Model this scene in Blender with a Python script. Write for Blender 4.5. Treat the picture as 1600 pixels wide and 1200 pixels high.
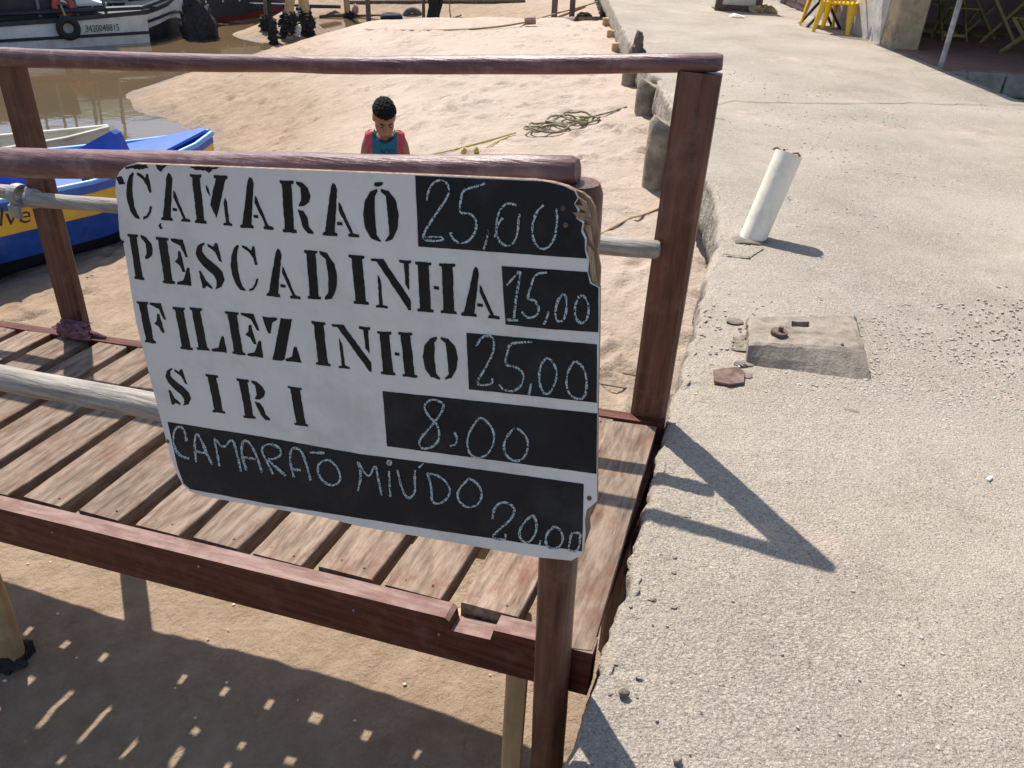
import bpy, bmesh, math, random
import numpy as np
from mathutils import Vector, Matrix, noise
random.seed(7)
for o in list(bpy.data.objects): bpy.data.objects.remove(o)
scene = bpy.context.scene
col = scene.collection

# ------------------------------------------------------------------ camera, sky, sun, exposure
F = 1280.0; H = 1.55                       # focal length in photo pixels, eye height above the walkway
dn = np.array([692-800.0, 2770-600.0, F]); dn /= np.linalg.norm(dn)
fwd = np.array([0, 0, 1.0])-dn*dn[2]; fwd /= np.linalg.norm(fwd)
R = np.array([np.cross(dn, fwd), fwd, -dn])
if R[0, 0] < 0: R[0] *= -1
CAM = np.array([0, 0, H])
cam_data = bpy.data.cameras.new('camera'); cam = bpy.data.objects.new('camera', cam_data); col.objects.link(cam)
cam_data.sensor_width = 36; cam_data.lens = F/1600*36; cam_data.clip_end = 2000; cam_data.clip_start = .05
M4 = Matrix.Identity(4)
for i in range(3):
    M4[i][0] = R[i, 0]; M4[i][1] = -R[i, 1]; M4[i][2] = -R[i, 2]; M4[i][3] = CAM[i]
cam.matrix_world = M4
scene.camera = cam

SUN = np.array([.257, -.504, -.825]); SUN /= np.linalg.norm(SUN)
world = bpy.data.worlds.new('World'); scene.world = world; world.use_nodes = True
wn = world.node_tree; wn.nodes.clear()
sky = wn.nodes.new('ShaderNodeTexSky'); sky.sky_type = 'NISHITA'; sky.sun_disc = False
sky.sun_elevation = math.asin(-SUN[2]); sky.sun_rotation = math.atan2(-SUN[0], -SUN[1])
bg = wn.nodes.new('ShaderNodeBackground'); bg.inputs[1].default_value = .12
wo = wn.nodes.new('ShaderNodeOutputWorld'); wn.links.new(sky.outputs[0], bg.inputs[0]); wn.links.new(bg.outputs[0], wo.inputs[0])
sl = bpy.data.lights.new('sun', 'SUN'); sl.energy = 4.6; sl.angle = math.radians(.55); sl.color = (1, .95, .87)
so = bpy.data.objects.new('sun', sl); col.objects.link(so)
so.rotation_mode = 'QUATERNION'; so.rotation_quaternion = Vector(SUN).to_track_quat('-Z', 'Y'); so.location = (-5, 9, 15)
vs = scene.view_settings; vs.view_transform = 'Standard'; vs.look = 'None'; vs.gamma = 1; vs.exposure = .6; vs.use_curve_mapping = False

# ------------------------------------------------------------------ photo pixels to directions, then to places on known surfaces
def ray(x, y): return R@np.array([x-800.0, y-600.0, F])
def onz(x, y, z=0.0):
    d = ray(x, y); return CAM+d*((z-H)/d[2])
def onplane(x, y, p, n):
    d = ray(x, y); return CAM+d*(np.dot(p-CAM, n)/np.dot(d, n))

O = np.array([.486, 2.455, 0.0])            # foot of the gangway's far post at the walkway end
E1 = np.array([-.948, .319, 0.0]); E1 /= np.linalg.norm(E1)
E2 = np.array([-E1[1], E1[0], 0.0]); E2 = E2 if E2[1] < 0 else -E2
SLOPE = -.088                               # the gangway falls away from the walkway
def G(a, b, z): return O+E1*a+E2*b+np.array([0, 0, SLOPE*a+z])
def gl(P):
    q = P-O; a = q@E1; return a, q@E2, P[2]-SLOPE*a
DECKN = np.cross(E1+np.array([0, 0, SLOPE]), E2)
EX = E1+np.array([0, 0, SLOPE]); EX /= np.linalg.norm(EX)
EZ = np.cross(E2, EX); EZ = EZ if EZ[2] > 0 else -EZ

# ------------------------------------------------------------------ mesh helpers
WL = {}
class MB:
    def __init__(s): s.v = []; s.f = []
    def add(s, vs_, fs_):
        n = len(s.v); s.v += [tuple(map(float, p)) for p in vs_]; s.f += [tuple(i+n for i in f) for f in fs_]; return s
    def box(s, c, sx, sy, sz, ax=(1, 0, 0), ay=(0, 1, 0), az=(0, 0, 1), ch=0.0, jit=0.0):
        c = np.array(c, float); ax, ay, az = [np.array(q, float) for q in (ax, ay, az)]
        bm = bmesh.new(); bmesh.ops.create_cube(bm, size=1)
        for v in bm.verts: v.co = Vector((v.co.x*sx, v.co.y*sy, v.co.z*sz))
        if ch: bmesh.ops.bevel(bm, geom=bm.edges[:], offset=ch, segments=1, affect='EDGES')
        bm.verts.index_update()
        P = [c+ax*(v.co.x+random.uniform(-jit, jit))+ay*(v.co.y+random.uniform(-jit, jit))+az*(v.co.z+random.uniform(-jit, jit)) for v in bm.verts]
        s.add(P, [[v.index for v in f.verts] for f in bm.faces]); bm.free(); return s
    def tube(s, pts, rad, n=12, sq=1.0, up=None, wob=0.0, cap=True):
        pts = [np.array(p, float) for p in pts]; m = len(pts)
        if not hasattr(rad, '__len__'): rad = [rad]*m
        V = []; Fc = []; pu = None
        for i in range(m):
            t = pts[min(i+1, m-1)]-pts[max(i-1, 0)]; t /= np.linalg.norm(t)+1e-12
            if pu is None:
                u = np.array(up if up is not None else ((0, 0, 1) if abs(t[2]) < .9 else (1, 0, 0)), float)
            else: u = pu
            u = u-t*(u@t); u /= np.linalg.norm(u)+1e-12; pu = u; w = np.cross(t, u)
            for k in range(n):
                a = 2*math.pi*k/n; r = rad[i]
                if wob: r *= 1+wob*noise.noise(Vector((pts[i][0]*6+math.cos(a)*.7, pts[i][1]*6+math.sin(a)*.7, pts[i][2]*6)))
                V.append(pts[i]+u*(math.cos(a)*r)+w*(math.sin(a)*r*sq))
        for i in range(m-1):
            for k in range(n):
                Fc.append((i*n+k, i*n+(k+1) % n, (i+1)*n+(k+1) % n, (i+1)*n+k))
        if cap: Fc.append(tuple(range(n-1, -1, -1))); Fc.append(tuple((m-1)*n+k for k in range(n)))
        return s.add(V, Fc)
    def ell(s, c, r, n=12, m=8, ax=None, wob=0.0, seed=0):
        c = np.array(c, float); ax = ax if ax is not None else np.eye(3); V = []; Fc = []
        for i in range(1, m):
            ph = math.pi*i/m
            for k in range(n):
                a = 2*math.pi*k/n
                d = np.array([math.sin(ph)*math.cos(a), math.sin(ph)*math.sin(a), math.cos(ph)])
                q = 1+(wob*noise.noise(Vector(d*2.3)+Vector((seed*3.1, seed, 0))) if wob else 0)
                V.append(c+(ax@(d*np.array(r)))*q)
        V.append(c+ax@np.array([0, 0, r[2]])); V.append(c-ax@np.array([0, 0, r[2]]))
        for i in range(m-2):
            for k in range(n): Fc.append((i*n+k, (i+1)*n+k, (i+1)*n+(k+1) % n, i*n+(k+1) % n))
        for k in range(n):
            Fc.append((len(V)-2, k, (k+1) % n)); Fc.append((len(V)-1, (m-2)*n+(k+1) % n, (m-2)*n+k))
        return s.add(V, Fc)
    def prism(s, loop, vec):
        n = len(loop); vec = np.array(vec, float); V = [np.array(p, float) for p in loop]; V2 = [p+vec for p in V]
        return s.add(V+V2, [tuple(range(n)), tuple(range(2*n-1, n-1, -1))]+[(i, i+n, (i+1) % n+n, (i+1) % n) for i in range(n)])
    def torus(s, c, Rr, r, ax, ay, n=24, m=10, a0=0, a1=2*math.pi, sqz=1.0):
        c = np.array(c, float); ax = np.array(ax, float); ay = np.array(ay, float); az = np.cross(ax, ay); full = abs(a1-a0-2*math.pi) < 1e-6
        V = []; Fc = []; N = n if full else n+1
        for i in range(N):
            a = a0+(a1-a0)*i/n; d = ax*math.cos(a)+ay*math.sin(a)
            for k in range(m):
                b = 2*math.pi*k/m; V.append(c+d*(Rr+r*math.cos(b))+az*(r*sqz*math.sin(b)))
        for i in range(n):
            j = (i+1) % N
            for k in range(m): Fc.append((i*m+k, j*m+k, j*m+(k+1) % m, i*m+(k+1) % m))
        return s.add(V, Fc)
    def build(s, name, mat, parent=None, smooth=False, origin=None):
        P = np.array(s.v); c = (P.min(0)+P.max(0))/2 if origin is None else np.array(origin, float)
        me = bpy.data.meshes.new(name); me.from_pydata([tuple(p) for p in P-c], [], s.f)
        bm = bmesh.new(); bm.from_mesh(me); bmesh.ops.recalc_face_normals(bm, faces=bm.faces); bm.to_mesh(me); bm.free()
        if smooth:
            me.polygons.foreach_set('use_smooth', [True]*len(me.polygons))
            try: me.set_sharp_from_angle(angle=math.radians(50))
            except Exception: pass
        me.materials.append(mat)
        return link(name, me, c, parent)
def link(name, me, c, parent=None):
    o = bpy.data.objects.new(name, me); col.objects.link(o); WL[o] = np.array(c, float)
    if parent is not None:
        o.parent = parent; o.location = tuple(np.array(c)-WL[parent])
    else: o.location = tuple(c)
    return o
def tag(o, label=None, cat=None, group=None, kind=None):
    if label: o['label'] = label
    if cat: o['category'] = cat
    if group: o['group'] = group
    if kind: o['kind'] = kind
    return o
def thing(name, loc, label, cat, group=None): return tag(link(name, None, loc), label, cat, group)
def copy_tree(o, parent=None):
    c = o.copy(); col.objects.link(c); c.parent = parent; WL[c] = WL[o]
    for ch in [k for k in list(o.children)]: copy_tree(ch, c)
    return c

# ------------------------------------------------------------------ materials
def mat(name, ca, cb, scale=6, rough=.8, bump=.2, bscale=60, stretch=(1, 1, 1), rot=0.0, cc=None, cscale=2.0, camt=.5, spec=.5, detail=6, contrast=(.35, .65), rnd=.15, bdist=.004):
    m = bpy.data.materials.new(name); m.use_nodes = True; nt = m.node_tree; N = nt.nodes; L = nt.links
    b = N['Principled BSDF']; b.inputs['Roughness'].default_value = rough; b.inputs['Specular IOR Level'].default_value = spec
    tc = N.new('ShaderNodeTexCoord'); oi = N.new('ShaderNodeObjectInfo')
    ad = N.new('ShaderNodeVectorMath'); ad.operation = 'ADD'
    mu = N.new('ShaderNodeVectorMath'); mu.operation = 'SCALE'; L.new(oi.outputs['Location'], mu.inputs[0]); mu.inputs['Scale'].default_value = 1.0
    L.new(tc.outputs['Object'], ad.inputs[0]); L.new(mu.outputs[0], ad.inputs[1])
    mp = N.new('ShaderNodeMapping'); mp.inputs['Rotation'].default_value = (0, 0, rot); L.new(ad.outputs[0], mp.inputs[0])
    ms = N.new('ShaderNodeMapping'); ms.inputs['Scale'].default_value = stretch; L.new(mp.outputs[0], ms.inputs[0])
    n1 = N.new('ShaderNodeTexNoise'); n1.inputs['Scale'].default_value = scale; n1.inputs['Detail'].default_value = detail; n1.inputs['Roughness'].default_value = .65
    L.new(ms.outputs[0], n1.inputs['Vector'])
    r = N.new('ShaderNodeValToRGB'); r.color_ramp.elements[0].position = contrast[0]; r.color_ramp.elements[1].position = contrast[1]
    r.color_ramp.elements[0].color = (*ca, 1); r.color_ramp.elements[1].color = (*cb, 1); L.new(n1.outputs[0], r.inputs[0])
    out = r.outputs[0]
    if cc is not None:
        n2 = N.new('ShaderNodeTexNoise'); n2.inputs['Scale'].default_value = cscale; n2.inputs['Detail'].default_value = 8; n2.inputs['Roughness'].default_value = .7; L.new(mp.outputs[0], n2.inputs['Vector'])
        r2 = N.new('ShaderNodeValToRGB'); r2.color_ramp.elements[0].position = .5; r2.color_ramp.elements[1].position = .66
        L.new(n2.outputs[0], r2.inputs[0]); mx = N.new('ShaderNodeMix'); mx.data_type = 'RGBA'
        sc = N.new('ShaderNodeMath'); sc.operation = 'MULTIPLY'; sc.inputs[1].default_value = camt; L.new(r2.outputs[0], sc.inputs[0])
        L.new(sc.outputs[0], mx.inputs[0]); L.new(out, mx.inputs[6]); mx.inputs[7].default_value = (*cc, 1); out = mx.outputs[2]
    if rnd:
        hs = N.new('ShaderNodeHueSaturation'); mr = N.new('ShaderNodeMapRange'); mr.inputs[3].default_value = 1-rnd; mr.inputs[4].default_value = 1+rnd
        L.new(oi.outputs['Random'], mr.inputs[0]); L.new(mr.outputs[0], hs.inputs['Value']); L.new(out, hs.inputs['Color']); out = hs.outputs[0]
    L.new(out, b.inputs['Base Color'])
    if bump:
        n3 = N.new('ShaderNodeTexNoise'); n3.inputs['Scale'].default_value = bscale; n3.inputs['Detail'].default_value = 5; n3.inputs['Roughness'].default_value = .6; L.new(ms.outputs[0], n3.inputs['Vector'])
        bp = N.new('ShaderNodeBump'); bp.inputs['Strength'].default_value = bump; bp.inputs['Distance'].default_value = bdist; L.new(n3.outputs[0], bp.inputs['Height']); L.new(bp.outputs[0], b.inputs['Normal'])
    return m
A1 = -math.atan2(E1[1], E1[0]); A2 = -math.atan2(E2[1], E2[0])
M = {}
GR = (1.2, 22, 22)
M['rail'] = mat('painted_rail', (.075, .024, .024), (.18, .078, .072), 2.4, .42, .8, 5, GR, A1, cc=(.32, .21, .18), cscale=15, camt=.45, rnd=.05, detail=10)
M['post'] = mat('painted_post', (.058, .020, .012), (.155, .062, .039), 2.0, .42, .6, 5, (20, 20, 1.4), cc=(.20, .12, .09), cscale=13, camt=.35, rnd=.05, spec=.35, detail=10)
M['beam'] = mat('painted_beam', (.045, .013, .008), (.125, .038, .023), 2.4, .5, .5, 4, GR, A1, cc=(.20, .10, .08), cscale=11, camt=.4, rnd=.05, spec=.15)
M['plank'] = mat('worn_plank', (.088, .056, .039), (.29, .215, .158), 4.2, .85, .9, 9, (1.8, 10, 10), A2, cc=(.155, .065, .042), cscale=6, camt=.7, rnd=.16, detail=14, contrast=(.30, .60), spec=.2)
M['grey'] = mat('weathered_pole', (.17, .148, .125), (.44, .39, .335), 2.6, .85, 1.0, 4, (1.4, 26, 26), A1, cc=(.16, .135, .115), cscale=6, camt=.5, rnd=.05, detail=10, contrast=(.28, .70), bdist=.006)
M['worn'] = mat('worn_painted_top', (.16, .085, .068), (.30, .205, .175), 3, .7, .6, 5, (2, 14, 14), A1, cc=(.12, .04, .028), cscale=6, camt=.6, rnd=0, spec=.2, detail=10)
M['pale'] = mat('pale_timber', (.42, .29, .16), (.58, .42, .26), 2.0, .8, .4, 3, GR, A1, rnd=.1)
M['palez'] = mat('pale_upright', (.42, .28, .14), (.56, .39, .21), 1.6, .75, .4, 3, (14, 14, 1.2), cc=(.25, .15, .08), cscale=4, camt=.5, rnd=.1)
M['drift'] = mat('drift_timber', (.10, .075, .055), (.24, .18, .135), 1.8, .9, .8, 4, (14, 14, 1.2), rnd=.25)
M['crust'] = mat('barnacle_crust', (.012, .011, .012), (.045, .04, .036), 18, .9, 1, 60, rnd=.1, bdist=.02)
M['metal'] = mat('dull_metal', (.20, .20, .20), (.40, .39, .37), 8, .5, .2, 50, cc=(.2, .09, .04), cscale=14, camt=.6)
M['rust'] = mat('rust', (.085, .045, .033), (.20, .13, .10), 30, .9, .6, 120)
M['board'] = mat('white_board', (.65, .63, .61), (.74, .715, .69), 3, .6, .12, 40, cc=(.46, .42, .37), cscale=5, camt=.45, rnd=0, spec=.25)
M['ply'] = mat('torn_ply', (.17, .095, .055), (.40, .28, .18), 2.5, .95, 1, 6, (30, 30, 3), rnd=.1)
M['stencil'] = mat('stencil_black', (.008, .008, .009), (.016, .016, .018), 20, .6, .1, 60, cc=(.22, .22, .22), cscale=150, camt=.03, rnd=0, spec=.2)
M['slate'] = mat('blackboard_paint', (.009, .010, .013), (.017, .019, .024), 5, .6, .1, 60, cc=(.05, .056, .063), cscale=6, camt=.4, rnd=0, spec=.2)
M['chalk'] = mat('chalk', (.022, .026, .03), (.44, .53, .57), 300, 1, .0, 60, contrast=(.43, .50), detail=2, rnd=0)
M['concrete'] = None
M['face'] = mat('concrete_face', (.25, .215, .17), (.44, .385, .31), 9, .95, 1, 45, cc=(.16, .13, .10), cscale=5, camt=.6, bdist=.02)
M['pile'] = mat('concrete_pile', (.19, .15, .105), (.36, .30, .22), 6, .95, .8, 40, cc=(.09, .075, .06), cscale=4, camt=.7, bdist=.015)
M['block'] = mat('concrete_block', (.16, .13, .10), (.29, .24, .19), 12, .95, .8, 90, cc=(.22, .19, .16), cscale=9, camt=.6, bdist=.006)
M['pvc'] = mat('white_plastic', (.85, .76, .61), (.90, .82, .68), 5, .45, .03, 30, cc=(.48, .40, .29), cscale=9, camt=.4, rnd=0)
M['rubber'] = mat('rubber', (.012, .012, .014), (.03, .03, .032), 20, .8, .3, 60)
M['greyrubber'] = mat('sandy_rubber', (.12, .115, .09), (.22, .205, .165), 12, .9, .3, 60)
M['orange'] = mat('ring_orange', (.55, .07, .04), (.65, .11, .06), 8, .5, .1, 40)
M['boatwhite'] = mat('boat_white', (.60, .60, .57), (.74, .74, .70), 2.5, .5, .1, 30, (1, 1, .6), cc=(.34, .33, .28), cscale=2.5, camt=.5, rnd=0)
M['boatdark'] = mat('boat_dark', (.012, .016, .026), (.03, .036, .05), 4, .55, .2, 30, rnd=.2)
M['boatgrey'] = mat('boat_grey_paint', (.10, .12, .15), (.17, .19, .22), 4, .5, .1, 30)
M['blue'] = mat('blue_paint', (.018, .07, .36), (.035, .12, .52), 3, .45, .2, 30, cc=(.16, .18, .34), cscale=4, camt=.35, rnd=.06)
M['lightblue'] = mat('light_blue_paint', (.13, .33, .70), (.20, .42, .80), 3, .45, .1, 30)
M['yellow'] = mat('yellow_paint', (.58, .33, .03), (.70, .43, .05), 3, .5, .1, 30)
M['cream'] = mat('cream_paint', (.55, .52, .42), (.70, .67, .56), 3, .6, .2, 30, cc=(.35, .31, .24), cscale=5, camt=.5)
M['redbottom'] = mat('red_bottom', (.22, .03, .03), (.30, .06, .05), 3, .6, .2, 30)
M['black'] = mat('black_paint', (.008, .008, .009), (.018, .018, .02), 8, .5, .1, 30)
M['chair'] = mat('yellow_plastic', (.75, .42, .008), (.82, .50, .012), 4, .35, .03, 30, rnd=.04)
M['folding'] = mat('green_yellow_wood', (.17, .15, .045), (.26, .22, .07), 3, .6, .3, 12, rnd=.1)
M['plaster'] = mat('peeling_plaster', (.42, .39, .36), (.56, .52, .47), 5, .9, .5, 30, cc=(.20, .19, .19), cscale=2.6, camt=.9, bdist=.01)
M['ochre'] = mat('ochre_plaster', (.44, .31, .19), (.54, .41, .27), 5, .9, .5, 30, cc=(.12, .11, .10), cscale=3.2, camt=.8, bdist=.01)
M['door_and_shade'] = mat('shutter_and_shade', (.10, .058, .055), (.14, .085, .08), 3, .55, .2, 12)  # real shutter brown, also put on porch walls in place of shade
M['tile'] = mat('red_floor', (.20, .105, .085), (.28, .16, .13), 5, .7, .2, 30, cc=(.22, .2, .18), cscale=3, camt=.5)
M['stone'] = mat('rough_stone', (.20, .185, .15), (.34, .31, .26), 5, .95, .9, 18, cc=(.07, .12, .20), cscale=1.6, camt=.3, bdist=.03)
M['roof'] = mat('roof_sheet', (.30, .28, .26), (.40, .38, .35), 5, .8, .2, 30)
M['rope'] = mat('rope_tan', (.28, .20, .11), (.46, .35, .20), 90, .95, .5, 200)
M['ropegreen'] = mat('rope_green', (.13, .12, .06), (.38, .33, .20), 30, .95, .6, 200, cc=(.08, .11, .035), cscale=9, camt=.8)
M['ropeyellow'] = mat('rope_yellow', (.45, .32, .06), (.60, .46, .12), 60, .95, .5, 200)
M['foam'] = mat('white_foam', (.70, .70, .68), (.82, .82, .80), 8, .9, .3, 60)
M['buoy'] = mat('faded_buoy', (.40, .20, .15), (.55, .40, .33), 5, .8, .3, 40)
M['floatred'] = mat('cork_float', (.26, .15, .11), (.36, .22, .17), 20, .9, .3, 60)
M['skin'] = mat('brown_skin', (.34, .145, .078), (.40, .18, .10), 8, .5, .05, 90, rnd=0)
M['hair'] = mat('black_hair', (.007, .006, .006), (.022, .019, .017), 90, .75, 1, 110, rnd=0, bdist=.02, spec=.25)
M['teal'] = mat('teal_cloth', (.012, .13, .19), (.018, .17, .235), 14, .85, .3, 160, rnd=0)
M['pink'] = mat('coral_cloth', (.50, .055, .085), (.60, .09, .12), 14, .85, .3, 160, rnd=0)
M['navy'] = mat('navy_cloth', (.012, .018, .05), (.02, .03, .07), 14, .85, .3, 160, rnd=0)
M['rag'] = mat('faded_rag', (.10, .035, .06), (.26, .12, .14), 22, .95, .8, 80, cc=(.34, .14, .05), cscale=20, camt=.5)
M['pebble'] = mat('pebble', (.32, .275, .225), (.46, .40, .33), 5, .85, .2, 200, detail=2, rnd=0)
M['added_scrub'] = mat('added_bank_scrub', (.035, .06, .02), (.09, .12, .045), 1.2, .9, .6, 3)
# ------------------------------------------------------------------ sand, water and walkway materials
def nodes(name, rough):
    m = bpy.data.materials.new(name); m.use_nodes = True; nt = m.node_tree
    b = nt.nodes['Principled BSDF']; b.inputs['Roughness'].default_value = rough
    g = nt.nodes.new('ShaderNodeNewGeometry')
    def nz(scale, detail=6, rg=.6, vec=None, kind='ShaderNodeTexNoise'):
        n = nt.nodes.new(kind); n.inputs['Scale'].default_value = scale
        if kind == 'ShaderNodeTexNoise': n.inputs['Detail'].default_value = detail; n.inputs['Roughness'].default_value = rg
        nt.links.new(vec or g.outputs['Position'], n.inputs['Vector']); return n.outputs[0]
    def ramp(inp, p0, p1, c0=(0, 0, 0), c1=(1, 1, 1)):
        r = nt.nodes.new('ShaderNodeValToRGB'); e = r.color_ramp.elements; e[0].position = p0; e[1].position = p1; e[0].color = (*c0, 1); e[1].color = (*c1, 1)
        nt.links.new(inp, r.inputs[0]); return r.outputs[0]
    def mix(f, a, b_):
        x = nt.nodes.new('ShaderNodeMix'); x.data_type = 'RGBA'
        if isinstance(f, float): x.inputs[0].default_value = f
        else: nt.links.new(f, x.inputs[0])
        for s_, q in ((6, a), (7, b_)):
            if isinstance(q, tuple): x.inputs[s_].default_value = (*q, 1)
            else: nt.links.new(q, x.inputs[s_])
        return x.outputs[2]
    def mth(op, a, b_=None):
        x = nt.nodes.new('ShaderNodeMath'); x.operation = op
        for i, q in enumerate((a, b_)):
            if q is None: continue
            if isinstance(q, (int, float)): x.inputs[i].default_value = q
            else: nt.links.new(q, x.inputs[i])
        return x.outputs[0]
    def bump(h, st, dist, nrm=None):
        x = nt.nodes.new('ShaderNodeBump'); x.inputs['Strength'].default_value = st; x.inputs['Distance'].default_value = dist; nt.links.new(h, x.inputs['Height'])
        if nrm: nt.links.new(nrm, x.inputs['Normal'])
        return x.outputs[0]
    return m, nt, b, g, nz, ramp, mix, mth, bump

WZ = -1.6
m, nt, b, g, nz, ramp, mix, mth, bump = nodes('beach_sand', .95)
b.inputs['Specular IOR Level'].default_value = .25
sep = nt.nodes.new('ShaderNodeSeparateXYZ'); nt.links.new(g.outputs['Position'], sep.inputs[0])
dry = mix(ramp(nz(2.2, 8, .7), .35, .7), (.44, .345, .268), (.55, .437, .35))
dry = mix(mth('MULTIPLY', ramp(nz(.5, 6, .6), .45, .65), .5), dry, (.57, .445, .36))
damp = mix(ramp(nz(5, 8, .7), .35, .65), (.31, .215, .138), (.42, .31, .215))
hgt = mth('ADD', sep.outputs[2], mth('MULTIPLY', nz(1.3, 5, .6), .34))
dc = mix(ramp(mth('MULTIPLY', mth('ADD', hgt, 1.45), 1.0), .42, .92), damp, dry)
wetc = mix(ramp(mth('MULTIPLY', mth('ADD', hgt, 1.5), 1.0), .02, .16), (.16, .115, .08), dc)
mp_ = nt.nodes.new('ShaderNodeMapping'); mp_.inputs['Scale'].default_value = (1, 2.2, 1); mp_.inputs['Rotation'].default_value = (0, 0, -.5); nt.links.new(g.outputs['Position'], mp_.inputs[0])
wetc = mix(mth('MULTIPLY', ramp(nz(9, 7, .75, mp_.outputs[0]), .57, .68), .28), wetc, (.34, .245, .165))
spk = ramp(nz(140, 2, .5), .66, .74); wetc = mix(mth('MULTIPLY', spk, .6), wetc, (.14, .10, .075)); wetc = mix(mth('MULTIPLY', ramp(nz(38, 6, .75), .57, .66), .3), wetc, (.30, .215, .145))
nt.links.new(wetc, b.inputs['Base Color'])
nt.links.new(mth('ADD', mth('MULTIPLY', ramp(mth('MULTIPLY', mth('ADD', hgt, 1.5), 1.0), .03, .14), .6), .32), b.inputs['Roughness'])
nt.links.new(bump(nz(170, 4, .7), .7, .005, bump(nz(26, 8, .7), .8, .035, bump(nz(7, 6, .6), .6, .06))), b.inputs['Normal'])
M['sand'] = m

m, nt, b, g, nz, ramp, mix, mth, bump = nodes('creek_water', .04)
b.inputs['IOR'].default_value = 1.33
nt.links.new(mix(ramp(nz(.25, 4, .6), .35, .65), (.135, .085, .045), (.10, .075, .042)), b.inputs['Base Color'])
nt.links.new(bump(nz(2.2, 3, .5), .05, .05, bump(nz(9, 3, .5), .06, .01)), b.inputs['Normal'])
M['water'] = m

m, nt, b, g, nz, ramp, mix, mth, bump = nodes('walkway_concrete', .93)
b.inputs['Specular IOR Level'].default_value = .3
base = mix(ramp(nz(3.2, 9, .7), .33, .68), (.285, .238, .187), (.43, .367, .297))
base = mix(mth('MULTIPLY', ramp(nz(.9, 5, .6), .42, .62), .55), base, (.385, .342, .292))
base = mix(mth('MULTIPLY', ramp(nz(1.7, 6, .62), .60, .68), .6), base, (.54, .41, .325))
base = mix(mth('MULTIPLY', ramp(nz(.7, 8, .72), .52, .62), .6), base, (.255, .21, .165))
grit = nz(130, 5, .75); base = mix(mth('MULTIPLY', ramp(grit, .54, .60), .85), base, (.13, .108, .088))
base = mix(mth('MULTIPLY', ramp(nz(170, 4, .7), .55, .61), .75), base, (.56, .49, .415)); base = mix(mth('MULTIPLY', ramp(nz(48, 4, .65), .58, .68), .5), base, (.21, .178, .145))
wv = nt.nodes.new('ShaderNodeVectorMath'); wv.operation = 'ADD'; nt.links.new(g.outputs['Position'], wv.inputs[0])
wn_ = nt.nodes.new('ShaderNodeTexNoise'); wn_.inputs['Scale'].default_value = 60; nt.links.new(g.outputs['Position'], wn_.inputs['Vector'])
ws = nt.nodes.new('ShaderNodeVectorMath'); ws.operation = 'SCALE'; ws.inputs['Scale'].default_value = .012; nt.links.new(wn_.outputs['Color'], ws.inputs[0]); nt.links.new(ws.outputs[0], wv.inputs[1])
mpv = nt.nodes.new('ShaderNodeMapping'); mpv.inputs['Scale'].default_value = (1, 1.45, 1); nt.links.new(wv.outputs[0], mpv.inputs[0])
vo = nt.nodes.new('ShaderNodeTexVoronoi'); vo.inputs['Scale'].default_value = 105; nt.links.new(mpv.outputs[0], vo.inputs['Vector'])
vo2 = nt.nodes.new('ShaderNodeTexVoronoi'); vo2.inputs['Scale'].default_value = 190; nt.links.new(wv.outputs[0], vo2.inputs['Vector'])
expo = ramp(nz(.8, 5, .6), .38, .60)
agg = mth('ADD', mth('MULTIPLY', mth('SUBTRACT', .6, vo.outputs['Distance']), mth('ADD', mth('MULTIPLY', expo, .9), .12)), mth('MULTIPLY', mth('SUBTRACT', .6, vo2.outputs['Distance']), .45))
base = mix(mth('MULTIPLY', ramp(vo.outputs['Distance'], .42, .66), mth('ADD', mth('MULTIPLY', expo, .42), .08)), base, (.19, .16, .125))
hsv = nt.nodes.new('ShaderNodeHueSaturation'); nt.links.new(base, hsv.inputs['Color']); cs_ = nt.nodes.new('ShaderNodeSeparateColor'); nt.links.new(vo.outputs['Color'], cs_.inputs[0])
nt.links.new(mth('ADD', mth('MULTIPLY', cs_.outputs[0], mth('MULTIPLY', expo, .36)), mth('SUBTRACT', 1.15, mth('MULTIPLY', expo, .20))), hsv.inputs['Value'])
nt.links.new(hsv.outputs[0], b.inputs['Base Color'])
nt.links.new(bump(nz(200, 5, .8), .7, .005, bump(agg, .6, .010, bump(nz(55, 6, .75), .6, .010, bump(nz(7, 6, .6), .35, .03)))), b.inputs['Normal'])
M['concrete'] = m

# ------------------------------------------------------------------ the beach
ctl = []
for p in [(300, 112), (255, 126), (215, 138), (198, 150), (215, 170), (260, 185), (300, 200), (325, 215), (336, 240), (370, 92), (430, 73), (470, 64), (505, 55), (480, 45), (420, 44), (388, 37), (455, 27)]:
    P = onz(*p, WZ); ctl.append((P[0], P[1], WZ))
ctl += [(-2.47, 2.91, -1.45), (-1.65, 2.63, -1.40), (-1.05, 2.43, -1.33), (-.46, 2.24, -1.28), (.14, 2.0, -1.27), (-2.5, .6, -1.45), (-.5, 1.2, -1.3), (0, 0, -1.27), (2, 1, -1.2), (1.5, 4, -.95),
        (-.84, 5, -.84), (-.2, 3.6, -1.08), (1.15, 7, -.54), (1.4, 9.5, -.36), (1.4, 12, -.34), (4, 7, -.5), (5, 15, -.4), (1.4, 18, -.45), (-1.1, 12, -.5), (-2.4, 17.4, -.58), (-3.2, 16.4, -.72), (-3.3, 18.5, -.75), (-.5, 8, -.6),
        (-3.55, 5.8, -1.42), (-4.3, 6.4, -1.5), (-2.5, 4.6, -1.30), (-2.7, 8.2, -1.05), (-4.6, 7.9, -1.66), (-5.6, 9.5, -1.85), (-7, 8, -1.95), (-9.5, 13, -2.2), (-13, 21, -2.4), (-9.5, 22.5, -2.0), (-6, 5, -1.72), (-13, 4, -2.3), (-6, 1, -1.6),
        (0, 30, -.35), (-6, 30, -.6), (6, 40, -.3), (-13, 38, -1.2), (-6, 23, -1.05)]
ctl = np.array(ctl)
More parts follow.
